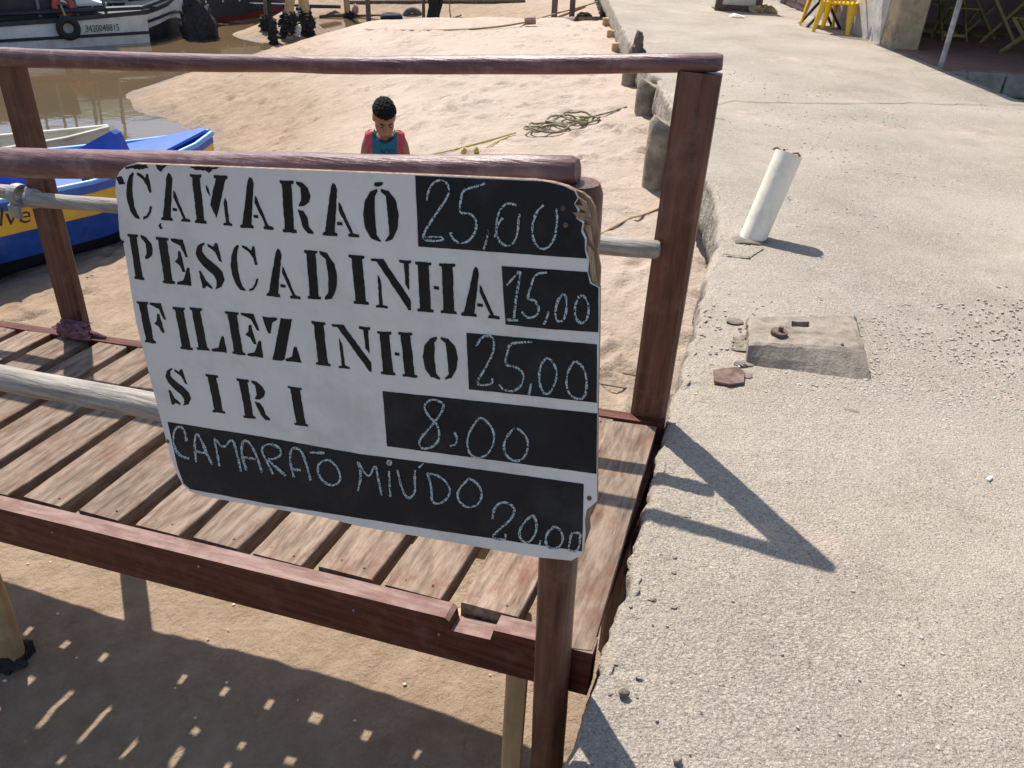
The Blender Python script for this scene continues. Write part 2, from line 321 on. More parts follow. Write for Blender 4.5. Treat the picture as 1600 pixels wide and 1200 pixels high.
def tps_fit(P, lam=.02):
    n = len(P); d = np.hypot(P[:, None, 0]-P[None, :, 0], P[:, None, 1]-P[None, :, 1])
    K = np.where(d > 0, d*d*np.log(d+1e-12), 0)+lam*np.eye(n); Q = np.c_[np.ones(n), P[:, :2]]
    A = np.block([[K, Q], [Q.T, np.zeros((3, 3))]]); return np.linalg.solve(A, np.r_[P[:, 2], 0, 0, 0])
TW = tps_fit(ctl)
def sandz(x, y):
    x = np.atleast_1d(np.asarray(x, float)); y = np.atleast_1d(np.asarray(y, float)); z = TW[-3]+TW[-2]*x+TW[-1]*y
    for i, c in enumerate(ctl):
        d2 = (x-c[0])**2+(y-c[1])**2; z = z+TW[i]*.5*d2*np.log(d2+1e-12)
    return np.clip(z, -2.6, -.28)
def onsand(px_, py_):
    z = -1.0
    for _ in range(40):
        P = onz(px_, py_, z); z = .5*z+.5*max(float(sandz(P[0], P[1])[0]), WZ-.05)
    P = onz(px_, py_, z); return P
def axis(lo, hi, c, d0, gr):
    a = [c]; d = d0
    while a[-1] < hi: a.append(a[-1]+d); d *= gr
    bq = [c]; d = d0
    while bq[-1] > lo: bq.append(bq[-1]-d); d *= gr
    return np.array(sorted(set(bq+a)))
ax_ = axis(-16, 7, -.5, .027, 1.0035); ay_ = axis(-1.5, 45, 1.8, .023, 1.0040)
X, Y = np.meshgrid(ax_, ay_); Z = sandz(X.ravel(), Y.ravel()).reshape(X.shape)
rs = np.random.RandomState(4)
for k in range(900):                                     # footprints and scuffs
    fx = rs.uniform(-6, 1.6); fy = 1.5+16*rs.rand()**1.5; an = rs.uniform(0, math.pi)
    l = rs.uniform(.06, .15); w = rs.uniform(.035, .06); dp = rs.uniform(.012, .04)*(1.0 if fy > 5.5 else .22 if fy < 3.4 else 1)
    if fy > 5.5 and k % 3 == 0: l, w, dp, an = rs.uniform(.07, .13), rs.uniform(.04, .055), rs.uniform(.035, .06), rs.uniform(-.5, .5)
    i0, i1 = np.searchsorted(ay_, (fy-.35, fy+.35)); j0, j1 = np.searchsorted(ax_, (fx-.35, fx+.35))
    dx = X[i0:i1, j0:j1]-fx; dy = Y[i0:i1, j0:j1]-fy; u = dx*math.cos(an)+dy*math.sin(an); v = -dx*math.sin(an)+dy*math.cos(an)
    q = (u/l)**2+(v/w)**2; Z[i0:i1, j0:j1] += -dp*np.exp(-q)+.5*dp*np.exp(-(np.sqrt(q)-1.7)**2*3)
for k in range(6500):                                    # churned sand near the creek and under the gangway
    fx = rs.uniform(-5.5, 1.5); fy = rs.uniform(1.2, 12)
    if fx > -2 and fy > 5 and rs.rand() < .75: continue
    an = rs.normal(.5, .5); l = rs.uniform(.02, .08); w = rs.uniform(.012, .03); dp = rs.uniform(-.018, .018)*(.22 if fy < 3.5 else .45 if fx > -2 else 1.1)
    i0, i1 = np.searchsorted(ay_, (fy-.2, fy+.2)); j0, j1 = np.searchsorted(ax_, (fx-.2, fx+.2))
    dx = X[i0:i1, j0:j1]-fx; dy = Y[i0:i1, j0:j1]-fy; u = dx*math.cos(an)+dy*math.sin(an); v = -dx*math.sin(an)+dy*math.cos(an)
    Z[i0:i1, j0:j1] += dp*np.exp(-(u/l)**2-(v/w)**2)
Zf = Z.ravel(); Xf = X.ravel(); Yf = Y.ravel()
amp = np.array([noise.noise(Vector((x*1.7, y*1.7, 0)))*.022+noise.noise(Vector((x*6, y*6, 3)))*.008+noise.noise(Vector((x*19, y*19, 5)))*.0035 for x, y in zip(Xf, Yf)])
Zf = Zf+amp*np.clip((Yf-2.4)/3, .14, 1)
nx, ny = len(ax_), len(ay_)
idx = np.arange(nx*ny).reshape(ny, nx)
quads = np.stack([idx[:-1, :-1], idx[:-1, 1:], idx[1:, 1:], idx[1:, :-1]], -1).reshape(-1, 4)
me = bpy.data.meshes.new('sand_beach'); me.from_pydata(np.c_[Xf, Yf, Zf].tolist(), [], quads.tolist())
me.polygons.foreach_set('use_smooth', [True]*len(me.polygons)); me.materials.append(M['sand'])
tag(link('sand_beach', me, (0, 0, 0)), 'pale rippled sand beach with footprints sloping down to the creek', kind='structure')
mb = MB(); S = 600; mb.add([(-S, -S, WZ), (S, -S, WZ), (S, S, WZ), (-S, S, WZ)], [(0, 1, 2, 3)])
tag(mb.build('creek_water', M['water']), 'murky brown creek water', kind='structure')
# unseen scrub-covered far bank, added and raised so the creek reflects dark
mb = MB(); V = []; Fq = []
K = 90
for j, (rr, zz) in enumerate(((70, -2), (76, 7), (84, 13), (130, 17), (320, 20))):
    for i in range(K+1):
        a = math.radians(-30+240*i/K); h = zz*(1+.35*noise.noise(Vector((math.cos(a)*4, math.sin(a)*4, j*.3)))) if zz > 0 else zz
        V.append((rr*math.cos(a), rr*math.sin(a), h))
for j in range(4):
    for i in range(K): Fq.append((j*(K+1)+i, j*(K+1)+i+1, (j+1)*(K+1)+i+1, (j+1)*(K+1)+i))
mb.add(V, Fq); tag(mb.build('added_bank', M['added_scrub'], smooth=True), kind='structure')

# ------------------------------------------------------------------ concrete walkway with a ragged edge
edge_px = [(890, 1195), (915, 1105), (955, 970), (980, 900), (1015, 745), (1030, 700), (1045, 650), (1060, 585), (1075, 537), (1095, 457), (1108, 405), (1126, 358), (1118, 321)]
epts = [tuple(onz(*p)[:2]) for p in edge_px]
epts = [(-.45, -1.5), (-.05, .1)]+epts+[(1.24, 5.9), (1.30, 7.3), (1.34, 8.6), (1.33, 10.2), (1.34, 12), (1.40, 14.5), (1.47, 17.2), (1.62, 24), (1.8, 34)]
epts = np.array(epts); cum = np.r_[0, np.cumsum(np.hypot(*np.diff(epts, axis=0).T))]
st = [0.0]
while st[-1] < cum[-1]:
    yy = np.interp(st[-1], cum, epts[:, 1]); st.append(st[-1]+max(.012, .0045*max(yy, .5)))
st = np.array(st); ex = np.interp(st, cum, epts[:, 0]); ey = np.interp(st, cum, epts[:, 1])
XR = 5.07
prof = [(.10, -.34), (.03, -.335), (.0, -.31), (-.012, -.25), (-.008, -.18), (.0, -.11), (.002, -.055), (.004, -.022), (.012, -.008), (.032, -.003)]
T = [0]+list(np.cumsum([.03*1.115**k for k in range(40)])); T = np.array(T)/T[-1]
V = []; NP = len(prof)
for i in range(len(st)):
    x0, y0 = ex[i], ey[i]; y1 = y0
    rg = (noise.noise(Vector((x0*3, y0*3, 1)))*.03+noise.noise(Vector((x0*11, y0*11, 2)))*.020)*(.25 if y0 < 2.6 else 1)+noise.noise(Vector((x0*33, y0*33, 2)))*.009
    if 8.9 < y0 < 9.5: rg += .10*math.exp(-((y0-9.2)/.13)**2)                      # the broken notch
    for k, (px_, pz) in enumerate(prof):
        n1 = noise.noise(Vector((x0*9, y0*9, pz*9)))*.016+noise.noise(Vector((x0*28, y0*28, pz*28)))*.013+noise.noise(Vector((x0*75, y0*75, pz*75)))*.006
        V.append((x0+px_+rg+n1, y0, pz+(n1*.7 if k > 5 else 0)))
    xs = x0+.032+rg
    for t in T[1:]:
        x = xs+(XR-xs)*t
        z = -.002+noise.noise(Vector((x*1.1, y0*1.1, 7)))*.006+noise.noise(Vector((x*14, y0*14, 3)))*.0022*math.exp(-(x-xs)*1.2)*2+(noise.noise(Vector((x*38, y0*38, 5)))*.0055+noise.noise(Vector((x*80, y0*80, 5)))*.003)*math.exp(-(x-xs)*3.0)
        if t == T[-1]: x += noise.noise(Vector((y0*4, 3, 1)))*.035+noise.noise(Vector((y0*15, 3, 1)))*.018
        V.append((x, y0, z))
    V.append((XR+.02, y0, -.07)); V.append((XR, y0, -.6))
W_ = NP+len(T)-1+2; Fq = []
for i in range(len(st)-1):
    for k in range(W_-1): Fq.append((i*W_+k, i*W_+k+1, (i+1)*W_+k+1, (i+1)*W_+k))
mb = MB(); mb.add(V, Fq); wk = mb.build('concrete_walkway', M['concrete'], smooth=True, origin=(0, 0, 0))
wk.data.set_sharp_from_angle(angle=math.radians(70)); wk.data.materials.append(M['face'])
tag(wk, 'worn concrete walkway with exposed pebbles and a crumbling edge', kind='structure')
fm = np.array([1 if (q % (W_-1)) < 6 else 0 for q in range(len(wk.data.polygons))]); wk.data.polygons.foreach_set('material_index', fm)
# joint across the slab: its shaded gap is drawn below as flat dark strips
def walkedge(y): return float(np.interp(y, epts[:, 1], epts[:, 0]))
# exposed aggregate: thousands of small stones set in the surface
rp = np.random.RandomState(11); V = []; Fq = []; cnt = 0
while cnt < 2600:
    y = .9+9.5*rp.rand()**1.7; e = walkedge(y); x = e+.05+rp.rand()*(min(4.9, 1.0+y*.62)-e)
    d = noise.noise(Vector((x*.9, y*.9, 4)))+.5*noise.noise(Vector((x*2.7, y*2.7, 9)))
    u = (x-e)
    want = (.05+.8*max(0, min(1, (d+.25)*2.0))*max(.06, min(1, (u-.38)*2.2)))*(1 if y > 2.2 else .05)
    if y > 3.7: want *= .12
    if rp.rand() > want: continue
    r = rp.uniform(.002, .0052)*(1+.22*min(max(y-1.6, 0), 4))*(1.25 if rp.rand() < .12 else 1); h = r*rp.uniform(.05, .18); an = rp.uniform(0, math.pi); el = rp.uniform(1.0, 1.9)
    n0 = len(V); ca, sa = math.cos(an), math.sin(an)
    for rr, zz in ((1.0, -.004), (.72, h*.75)):
        for k in range(6):
            t = 2*math.pi*k/6; px_ = rr*r*el*math.cos(t)*rp.uniform(.85, 1.15); py_ = rr*r*math.sin(t)*rp.uniform(.85, 1.15)
            V.append((x+px_*ca-py_*sa, y+px_*sa+py_*ca, zz+.001))
    V.append((x, y, h+.001))
    for k in range(6):
        k2 = (k+1) % 6; Fq.append((n0+k, n0+k2, n0+6+k2, n0+6+k)); Fq.append((n0+6+k, n0+6+k2, n0+12))
    cnt += 1
mb = MB(); mb.v = V; mb.f = Fq; pb = mb.build('aggregate_pebbles', M['pebble'], wk, smooth=True, origin=(0, 0, 0)); tag(pb, kind='stuff')
# coarse broken concrete along the lip
mb = MB()
for k in range(40):
    y = 1.2+7*rp.rand()**1.5; e = walkedge(y); x = e+rp.uniform(.03, .16); r = rp.uniform(.004, .009)
    mb.ell((x, y, -.002), (r*rp.uniform(.8, 1.6), r, r*.4), 7, 5, wob=.5, seed=k)
tag(mb.build('broken_lip_stones', M['concrete'], wk, smooth=False, origin=(0, 0, 0)), kind='stuff')
for pts in ([(1118, 164), (1148, 156), (1190, 159), (1260, 160), (1340, 161), (1420, 160), (1500, 162), (1545, 163)], [(1104, 187), (1120, 184), (1132, 185)], [(1170, 402), (1182, 392), (1192, 384)], [(1130, 398), (1158, 400), (1172, 402)]):
    L1 = []; L2 = []
    for q in range(len(pts)*5-4):
        i_, t_ = min(q//5, len(pts)-2), (q-5*min(q//5, len(pts)-2))/5; p_ = np.array(pts[i_])*(1-t_)+np.array(pts[i_+1])*t_; P = onz(*p_, .0065); P[1] += noise.noise(Vector((P[0]*5, P[1]*5, 2)))*.05; w_ = .005+.007*rp.rand()
        L1.append(P+np.array([0, w_, 0])); L2.append(P-np.array([0, w_, 0]))
    mb = MB(); n_ = len(L1); mb.add(L1+L2, [(q, q+1, n_+q+1, n_+q) for q in range(n_-1)]); mb.build('crack_shade_strip', M['pile'], wk)  # flat dark strip painted for the shaded gap of the crack
# lower ground on the landward side
mb = MB(); mb.add([(4.9, -20, -.55), (60, -20, -.55), (60, 80, -.55), (4.9, 80, -.55)], [(0, 1, 2, 3)])
tag(mb.build('lower_ground', M['face']), kind='structure')
# ------------------------------------------------------------------ the gangway
gw = thing('gangway', G(0, .55, 0), 'sloping red-brown wooden gangway with slatted deck and pole handrails', 'gangway')
FB = 1.12                                           # outer face of the front beam
def deck_a(x, y): return gl(onplane(x, y, O, DECKN))[0]
ends = [((16, 789), (77, 805)), ((98, 815), (165, 831)), ((189, 835), (260, 855)), ((279, 857), (354, 877)), ((378, 879), (459, 899)), ((479, 905), (569, 927)), ((587, 930), (680, 954)), ((704, 963), (803, 984))]
planks = [(deck_a(*r), deck_a(*l)) for l, r in ends]
pitch = (planks[0][1]-planks[5][1])/5; wd = np.mean([q[1]-q[0] for q in planks[:6]])
a = planks[0][1]+pitch-wd
left = []
while a < 4.6: left.append((a, a+wd)); a += pitch
planks = [(q0+.002, q1-.002) for q0, q1 in left[::-1]+planks]
for i, (a0, a1) in enumerate(planks):
    b0 = .055+random.uniform(-.01, .006); b1 = FB-.062+random.uniform(-.012, .004)
    mb = MB(); n = 9; dz = random.uniform(-.003, .003); tw = random.uniform(-.003, .003)
    L_ = []; 
    for j in range(n+1):
        bb = b0+(b1-b0)*j/n
        w1 = noise.noise(Vector((bb*5, i*3.1, 1)))*.0035; w2 = noise.noise(Vector((bb*5, i*3.1, 8)))*.0035
        if j in (0, n): w1 += .004; w2 -= .004
        c = .003
        L_ += [G(a0+w1, bb, dz-tw-c), G(a0+w1+c, bb, dz-tw), G(a1+w2-c, bb, dz+tw), G(a1+w2, bb, dz+tw-c), G(a1+w2, bb, dz-.062), G(a0+w1, bb, dz-.062)]
    fc = []
    for j in range(n):
        for k in range(6): fc.append((j*6+k, j*6+(k+1) % 6, (j+1)*6+(k+1) % 6, (j+1)*6+k))
    fc += [(5, 4, 3, 2, 1, 0), tuple(n*6+k for k in range(6))]
    mb.add(L_, fc); pk = mb.build('plank', M['plank'], gw)
    for bb in (b0+.03, b1-.035):
        for fx_ in (.28, .74):
            mb = MB(); c_ = G(a0+(a1-a0)*(fx_+random.uniform(-.06, .06)), bb+random.uniform(-.008, .008), dz+.0005); mb.tube([c_-np.array([0, 0, .004]), c_+np.array([0, 0, .0012])], [.0042, .0036], 7); mb.build('nail', M['rust'], pk)
# wide end plank beside the walkway
mb = MB(); wl = [onplane(*p, G(0, 0, .006), DECKN) for p in [(953, 657), (1026, 667), (925, 1016), (836, 1006)]]
lo = [p-np.array([0, 0, .045]) for p in wl]
mb.add(wl+lo, [(0, 1, 2, 3), (7, 6, 5, 4), (0, 4, 5, 1), (1, 5, 6, 2), (2, 6, 7, 3), (3, 7, 4, 0)])
tag(mb.build('end_plank', M['plank'], gw), 'wide plank closing the deck beside the walkway')
def gbeam(name, prof_pts, b0, b1, mt, lab=None):
    mb = MB(); mb.prism([G(a, b0, z) for a, z in prof_pts], E2*(b1-b0)); o = mb.build(name, mt, gw)
    if lab: tag(o, lab)
    return o
nL, nR = deck_a(703, 966), deck_a(770, 988)
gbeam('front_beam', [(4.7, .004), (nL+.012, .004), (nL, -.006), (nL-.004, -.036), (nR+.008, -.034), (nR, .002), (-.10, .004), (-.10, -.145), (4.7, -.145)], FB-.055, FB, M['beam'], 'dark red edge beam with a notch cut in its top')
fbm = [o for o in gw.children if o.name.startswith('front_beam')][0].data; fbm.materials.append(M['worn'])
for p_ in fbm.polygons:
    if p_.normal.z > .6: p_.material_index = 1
gbeam('back_beam', [(4.7, .003), (-.06, .003), (-.06, -.12), (4.7, -.12)], 0.0, .048, M['beam'])
gbeam('ledger', [(4.6, -.064), (.06, -.064), (.06, -.115), (4.6, -.115)], FB-.105, FB-.057, M['pale'])
gbeam('ledger', [(4.6, -.064), (.06, -.064), (.06, -.115), (4.6, -.115)], .050, .14, M['pale'])
gbeam('bearer', [(4.6, -.064), (.02, -.064), (.02, -.135), (4.6, -.135)], .215, .335, M['pale'])
gbeam('bearer', [(4.6, -.064), (.02, -.064), (.02, -.135), (4.6, -.135)], .66, .74, M['pale'])
for a_ in (-.045, 2.55):
    mb = MB(); mb.box(G(a_, .56, -.115), .05, FB-.13, .09, E1, E2, (0, 0, 1)); mb.build('cross_beam', M['beam'], gw)
# posts
def post(base, top, r, name='post', mt='post', sq=1.0, up=None, n=14, lab=None):
    base = np.array(base); top = np.array(top); k = 22
    pts = [base+(top-base)*i/k for i in range(k+1)]
    rr = [r*(1+.02*noise.noise(Vector((i*.5, r*77, base[0]*5)))) for i in range(k+1)]; rr[-1] *= .86; pts.insert(-1, pts[-1]-(pts[-1]-pts[-2])*.15); rr.insert(-1, r)
    mb = MB(); mb.tube(pts, rr, n, sq, up, wob=.05); o = mb.build(name, M[mt], gw, smooth=True)
    if lab: tag(o, lab)
    return o
def sq_post(a, b, z0, z1, wa, wb, lean=0.0):
    mb = MB(); k = 14; L_ = []; c = .012
    for i in range(k+1):
        z = z0+(z1-z0)*i/k; w = 1+.035*noise.noise(Vector((a*3, z*3, b)))
        for sa, sb in ((-1, -1), (1, -1), (1, 1), (-1, 1)):
            for q in ((0, 1), (1, 0)) if sa*sb > 0 else ((1, 0), (0, 1)):
                L_.append(O+E1*(a+lean*z+sa*(wa/2*w-c*q[0]))+E2*(b+sb*(wb/2*w-c*q[1]))+np.array([0, 0, z]))
    n = 8; fc = []
    for i in range(k):
        for q in range(n): fc.append((i*n+q, i*n+(q+1) % n, (i+1)*n+(q+1) % n, (i+1)*n+q))
    fc += [tuple(range(n-1, -1, -1)), tuple(k*n+q for q in range(n))]
    mb.add(L_, fc); return mb.build('post', M['post'], gw)
sq_post(.0, -.012, -1.35, 1.155, .124, .052)
sq_post(2.66, -.045, -1.75, .945, .125, .06)
FP = 1.166                                          # line of the front posts and rail
pa = onplane(866, 985, O+E2*FP, E2); pb0 = onplane(904, 285, O+E2*FP, E2); dv = (pb0-pa)/(pb0-pa)[2]
post(pa+dv*(-1.5-pa[2]), pb0+dv*.0, .0425)
post(G(2.75, FP, -1.4), G(2.75, FP, 1.05), .044)
# handrails
def pole(pts, r0, r1, mt, name, n=12, lab=None, wob=.10, k=30):
    pts = [np.array(q, float) for q in pts]; cl = np.r_[0, np.cumsum([np.linalg.norm(pts[i+1]-pts[i]) for i in range(len(pts)-1)])]; P = []; rr = []
    pts = np.array(pts)
    for i in range(k+1):
        t = i/k; d = t*cl[-1]; p_ = np.array([np.interp(d, cl, pts[:, j]) for j in range(3)]); P.append(p_+np.array([0, 0, noise.noise(Vector((t*4, r0*90, 2)))*.005])); rr.append((r0+(r1-r0)*t)*(1+.06*noise.noise(Vector((t*9, r0*50, 5)))))
    P = [P[0]+(P[0]-P[1])*.12]+P+[P[-1]+(P[-1]-P[-2])*.2]; rr = [rr[0]*.78]+rr+[rr[-1]*.72]
    mb = MB(); mb.tube(P, rr, n, wob=wob); o = mb.build(name, M[mt], gw, smooth=True)
    if lab: tag(o, lab)
    return o
def gz(a, b, x, y): return gl(onplane(x, y, O+E2*b, E2))
def rp_(b, *pp): return [onplane(x, y, O+E2*b, E2) for x, y in pp]
bk = rp_(-.012, (1119, 97), (840, 102), (560, 103), (280, 97), (0, 89)); bk.append(bk[-1]+(bk[-1]-bk[0])*.55)
pole(bk, .0265, .038, 'rail', 'top_rail')
fr0 = rp_(FP, (893, 267), (600, 266), (300, 261), (0, 253)); fr0.append(fr0[-1]+(fr0[-1]-fr0[0])*1.1)
pole(fr0, .0262, .040, 'rail', 'top_rail')
pole((G(.045, .045, .637), G(2.58, .075, .645)), .029, .029, 'grey', 'mid_rail', lab='weathered grey pole')
pole((G(2.70, -.015, .64), G(4.5, -.02, .64)), .03, .032, 'grey', 'mid_rail', lab='weathered grey pole')
fm = rp_(1.09, (240, 634), (0, 590)); fm = [fm[0]+(fm[0]-fm[1])*2.0]+fm+[fm[1]+(fm[1]-fm[0])*3.5]
pole(fm, .034, .040, 'grey', 'mid_rail', lab='weathered grey pole')
# strap bracket on the far left post
mb = MB(); c = G(2.735, .012, .638); mb.torus(c, .042, .008, E2, (0, 0, 1), 20, 6, 0, 2*math.pi, 3.0); mb.box(c+np.array([0, 0, -.06])+E2*.035, .055, .02, .055, E1, E2, (0, 0, 1), .003); mb.build('strap_bracket', M['metal'], gw)
mb = MB(); c = G(2.60, .06, .645); mb.torus(c, .035, .006, E2, (0, 0, 1), 18, 6, 0, 2*math.pi, 3.0); mb.build('strap_bracket', M['metal'], gw)
# legs under the deck
P = onsand(20, 1033)
mb = MB(); mb.tube([P+np.array([0, 0, -.1]), P+np.array([.01, .02, .4]), G(gl(P)[0], gl(P)[1], -.11)], [.058, .052, .05], 14, wob=.1); lg = mb.build('support_leg', M['palez'], gw, smooth=True)
mb = MB(); mb.ell(P+np.array([0, 0, .0]), (.085, .085, .075), 16, 10, wob=.6, seed=3); mb.build('barnacle_crust', M['crust'], lg)
P = G(.13, 1.0, 0); z = float(sandz(P[0], P[1])[0])
mb = MB(); mb.box((P[0]+.01, P[1], (z-.2-.03)/2-.03), .06, .07, abs(z)+.12, ch=.006); mb.build('support_leg', M['palez'], gw)
# nails along the front beam
for a_, z_ in ((1.05, -.03), (.55, -.05), (1.6, -.04), (.30, -.06)): mb = MB(); mb.ell(G(a_, FB+.001, z_), (.004, .004, .004), 6, 4); mb.build('nail', M['metal'], gw)
# rag tied round the foot of the left post
P = G(2.60, .02, .0); mb = MB()
for k in range(7): mb.ell(P+E1*random.uniform(-.09, .05)+E2*random.uniform(-.01, .05)+np.array([0, 0, random.uniform(.01, .05)]), (random.uniform(.025, .05), random.uniform(.02, .035), random.uniform(.014, .028)), 12, 8, wob=.9, seed=k)
mb.tube([P-E1*.02, P-E1*.10+np.array([0, 0, .03]), P-E1*.17+np.array([0, 0, .022])], [.014, .012, .008], 7, wob=.5)
tag(mb.build('rag', M['rag'], smooth=True), 'faded purple and rust coloured rag knotted at the foot of the gangway post', 'rag')

# ------------------------------------------------------------------ the price board
BP = O+E2*1.222                                    # its front face
def B(x, y, off=0.0): return onplane(x, y, BP, E2)+E2*off
outline = [(181, 280), (187, 268), (196, 260), (211, 255.5), (330, 260), (455, 265), (580, 270), (700, 275), (835, 281), (867, 285.5), (888, 292), (900, 299), (905, 309), (899, 318), (906, 328), (902, 340), (913, 346), (911, 360), (917, 372), (916, 390), (921, 404), (919, 425), (924, 441), (937, 449), (936.5, 519), (934, 629), (933, 740), (933, 783), (925, 790), (917, 796), (914, 812), (915, 835), (911, 862), (903, 870), (893, 876), (833, 870), (700, 846), (560, 822), (505, 808), (400, 790), (315, 775), (297, 768), (286, 758), (277, 742), (266, 712), (240, 612), (212, 500), (196, 400), (192, 378), (188, 374), (186, 355), (184, 322), (180, 300)]
pb_ = thing('price_board', B(560, 850), 'white plywood price board with black stencilled seafood names and chalked prices on handrail', 'sign')
mb = MB(); mb.prism([B(*p) for p in outline], -E2*.009); bd = mb.build('board_panel', M['board'], pb_); bd.data.materials.append(M['ply'])
for p_ in bd.data.polygons:
    if len(p_.vertices) == 4: p_.material_index = 1
mb = MB(); mb.prism([B(x, y, -.0045) for x, y in [(892, 296), (910, 303), (921, 312), (929, 328), (931, 350), (934, 372), (932, 395), (937, 420), (936, 447), (920, 445), (912, 420), (905, 380), (897, 340)]], -E2*.007)
mb.build('torn_edge', M['ply'], pb_); mb = MB()
mb.prism([B(x, y, -.003) for x, y in [(912, 792), (934, 782), (927, 800), (920, 812), (921, 830), (914, 850), (908, 850), (909, 810)]], -E2*.008)
mb.build('torn_edge', M['ply'], pb_)
for lp in ([(905, 308), (917, 316), (924, 340), (918, 338)], [(899, 319), (913, 322), (922, 330), (908, 327)], [(894, 331), (915, 333), (924, 346), (905, 342)], [(912, 350), (922, 352), (928, 385), (921, 372)], [(917, 380), (927, 392), (931, 428), (923, 420)], [(921, 418), (931, 428), (934, 446), (925, 438)]):
    mb = MB(); mb.prism([B(x, y, .0015) for x, y in lp], -E2*.005); mb.build('splinter', M['ply'], pb_)

def cell(quad, u, v):
    q = [np.array(p, float) for p in quad]; return (q[0]*(1-u)+q[1]*u)*(1-v)+(q[3]*(1-u)+q[2]*u)*v
def stem(x0, x1, s_=.06):
    w = x1-x0; return [(x0, 0), (x1, 0), (x1, .05), (x1-w*.16, .065), (x1-w*.16, .935), (x1, .95), (x1, 1), (x0, 1), (x0, .95), (x0+w*.16, .935), (x0+w*.16, .065), (x0, .05)]
ARM_T = [(.50, 0), (.9, 0), (1, .38), (.93, .38), (.80, .14), (.50, .05)]
ARM_M = [(.53, .5), (.65, .42), (.70, .27), (.77, .27), (.84, .71), (.76, .71), (.68, .57)]
ARM_B = [(.50, .95), (.75, .9), (.93, .62), (1, .62), (1, 1), (.50, 1)]
GL = {
 'C': [[(.30, 0), (.16, .07), (.05, .25), (0, .45), (.03, .65), (.13, .84), (.28, .97), (.46, 1), (.46, .97), (.36, .88), (.28, .72), (.25, .5), (.25, .28), (.29, .1), (.36, .02)], [(.48, 0), (.66, .03), (.80, .12), (.86, .02), (.93, .02), (1, .42), (.92, .42), (.86, .28), (.72, .14), (.48, .05)], [(.62, 1), (.78, .96), (.92, .85), (.98, .72), (.9, .72), (.86, .82), (.74, .92), (.62, .95)]],
 'A': [[(.25, .07), (.33, 0), (.42, .03), (.47, .13), (.335, .93), (.39, .95), (.40, 1), (0, 1), (.01, .95), (.07, .93)], [(.50, .36), (.55, .40), (.85, .93), (1, .95), (1, 1), (.70, 1), (.71, .95), (.77, .93), (.48, .50)], [(.42, .73), (.57, .735), (.57, .795), (.42, .79)]],
 'M': [stem(0, .30), [(.39, .20), (.46, .28), (.48, .44), (.40, .33)], [(.64, 0), (1, 0), (1, .05), (.94, .07), (.60, .86), (.46, .60), (.68, .07), (.64, .05)], [(.87, .45), (.92, .53), (.93, .94), (1, .96), (1, 1), (.77, 1), (.77, .96), (.85, .94), (.83, .56)]],
 'R': [stem(0, .44), [(.54, 0), (.72, .02), (.90, .12), (.97, .27), (.9, .39), (.74, .47), (.57, .485), (.57, .45), (.66, .36), (.66, .12), (.54, .05)], [(.52, .55), (.70, .57), (.82, .68), (.85, .86), (1, .97), (.97, 1), (.82, .99), (.66, .88), (.60, .70)]],
 'O': [[(.40, 0), (.22, .05), (.06, .22), (0, .48), (.06, .76), (.22, .94), (.48, 1), (.48, .97), (.37, .86), (.33, .5), (.34, .15), (.42, .05)], [(.52, 0), (.74, .04), (.94, .22), (1, .5), (.95, .76), (.8, .95), (.62, 1), (.62, .97), (.73, .86), (.70, .5), (.66, .14), (.52, .05)]],
 'P': [stem(0, .44), [(.56, 0), (.78, .04), (.97, .18), (1, .30), (.93, .44), (.75, .52), (.62, .53), (.62, .49), (.72, .40), (.74, .18), (.56, .06)]],
 'E': [stem(0, .42), ARM_T, ARM_M, ARM_B],
 'F': [stem(0, .42), ARM_T, ARM_M],
 'L': [stem(0, .42), ARM_B],
 'S': [[(.36, 0), (.12, .08), (0, .24), (.07, .40), (.33, .56), (.60, .70), (.69, .82), (.66, .93), (.58, 1), (.82, .95), (1, .78), (.96, .62), (.74, .48), (.42, .34), (.25, .21), (.28, .10), (.42, .02)], [(.52, .02), (.72, .08), (.82, 0), (.9, 0), (.98, .40), (.9, .38), (.78, .2), (.52, .08)], [(.03, .62), (.11, .62), (.24, .82), (.47, .95), (.45, 1), (.26, .94), (.16, 1), (.08, 1)]],
 'D': [stem(0, .42), [(.50, 0), (.72, .03), (.95, .25), (1, .5), (.95, .75), (.78, .97), (.55, 1), (.55, .95), (.68, .85), (.72, .5), (.68, .16), (.50, .05)]],
 'I': [stem(0, 1)],
 'N': [[(0, 0), (.30, 0), (.96, .80), (.97, 1), (.90, 1), (.14, .06), (0, .05)], [(.14, .32), (.21, .43), (.23, .94), (.35, .96), (.35, 1), (.05, 1), (.05, .96), (.14, .94)], [(.70, 0), (1, 0), (1, .05), (.94, .07), (.93, .60), (.84, .48), (.82, .07), (.70, .05)]],
 'H': [stem(0, .40), stem(.60, 1), [(.44, .47), (.57, .475), (.57, .535), (.44, .53)]],
 'Z': [[(0, 0), (.50, 0), (.50, .04), (.30, .12), (.15, .38), (.08, .38)], [(.62, 0), (1, 0), (.44, .96), (.32, 1), (.02, 1)], [(.47, 1), (.47, .955), (.72, .88), (.87, .64), (.94, .64), (1, 1)]],
}
zA = lambda x, y: (180+x/4, 240+y/4)
zB = lambda x, y: (560+x/4, 240+y/4)
zC = lambda x, y: (180+x/4, 500+y/4)
zD = lambda x, y: (560+x/3, 500+y/3)
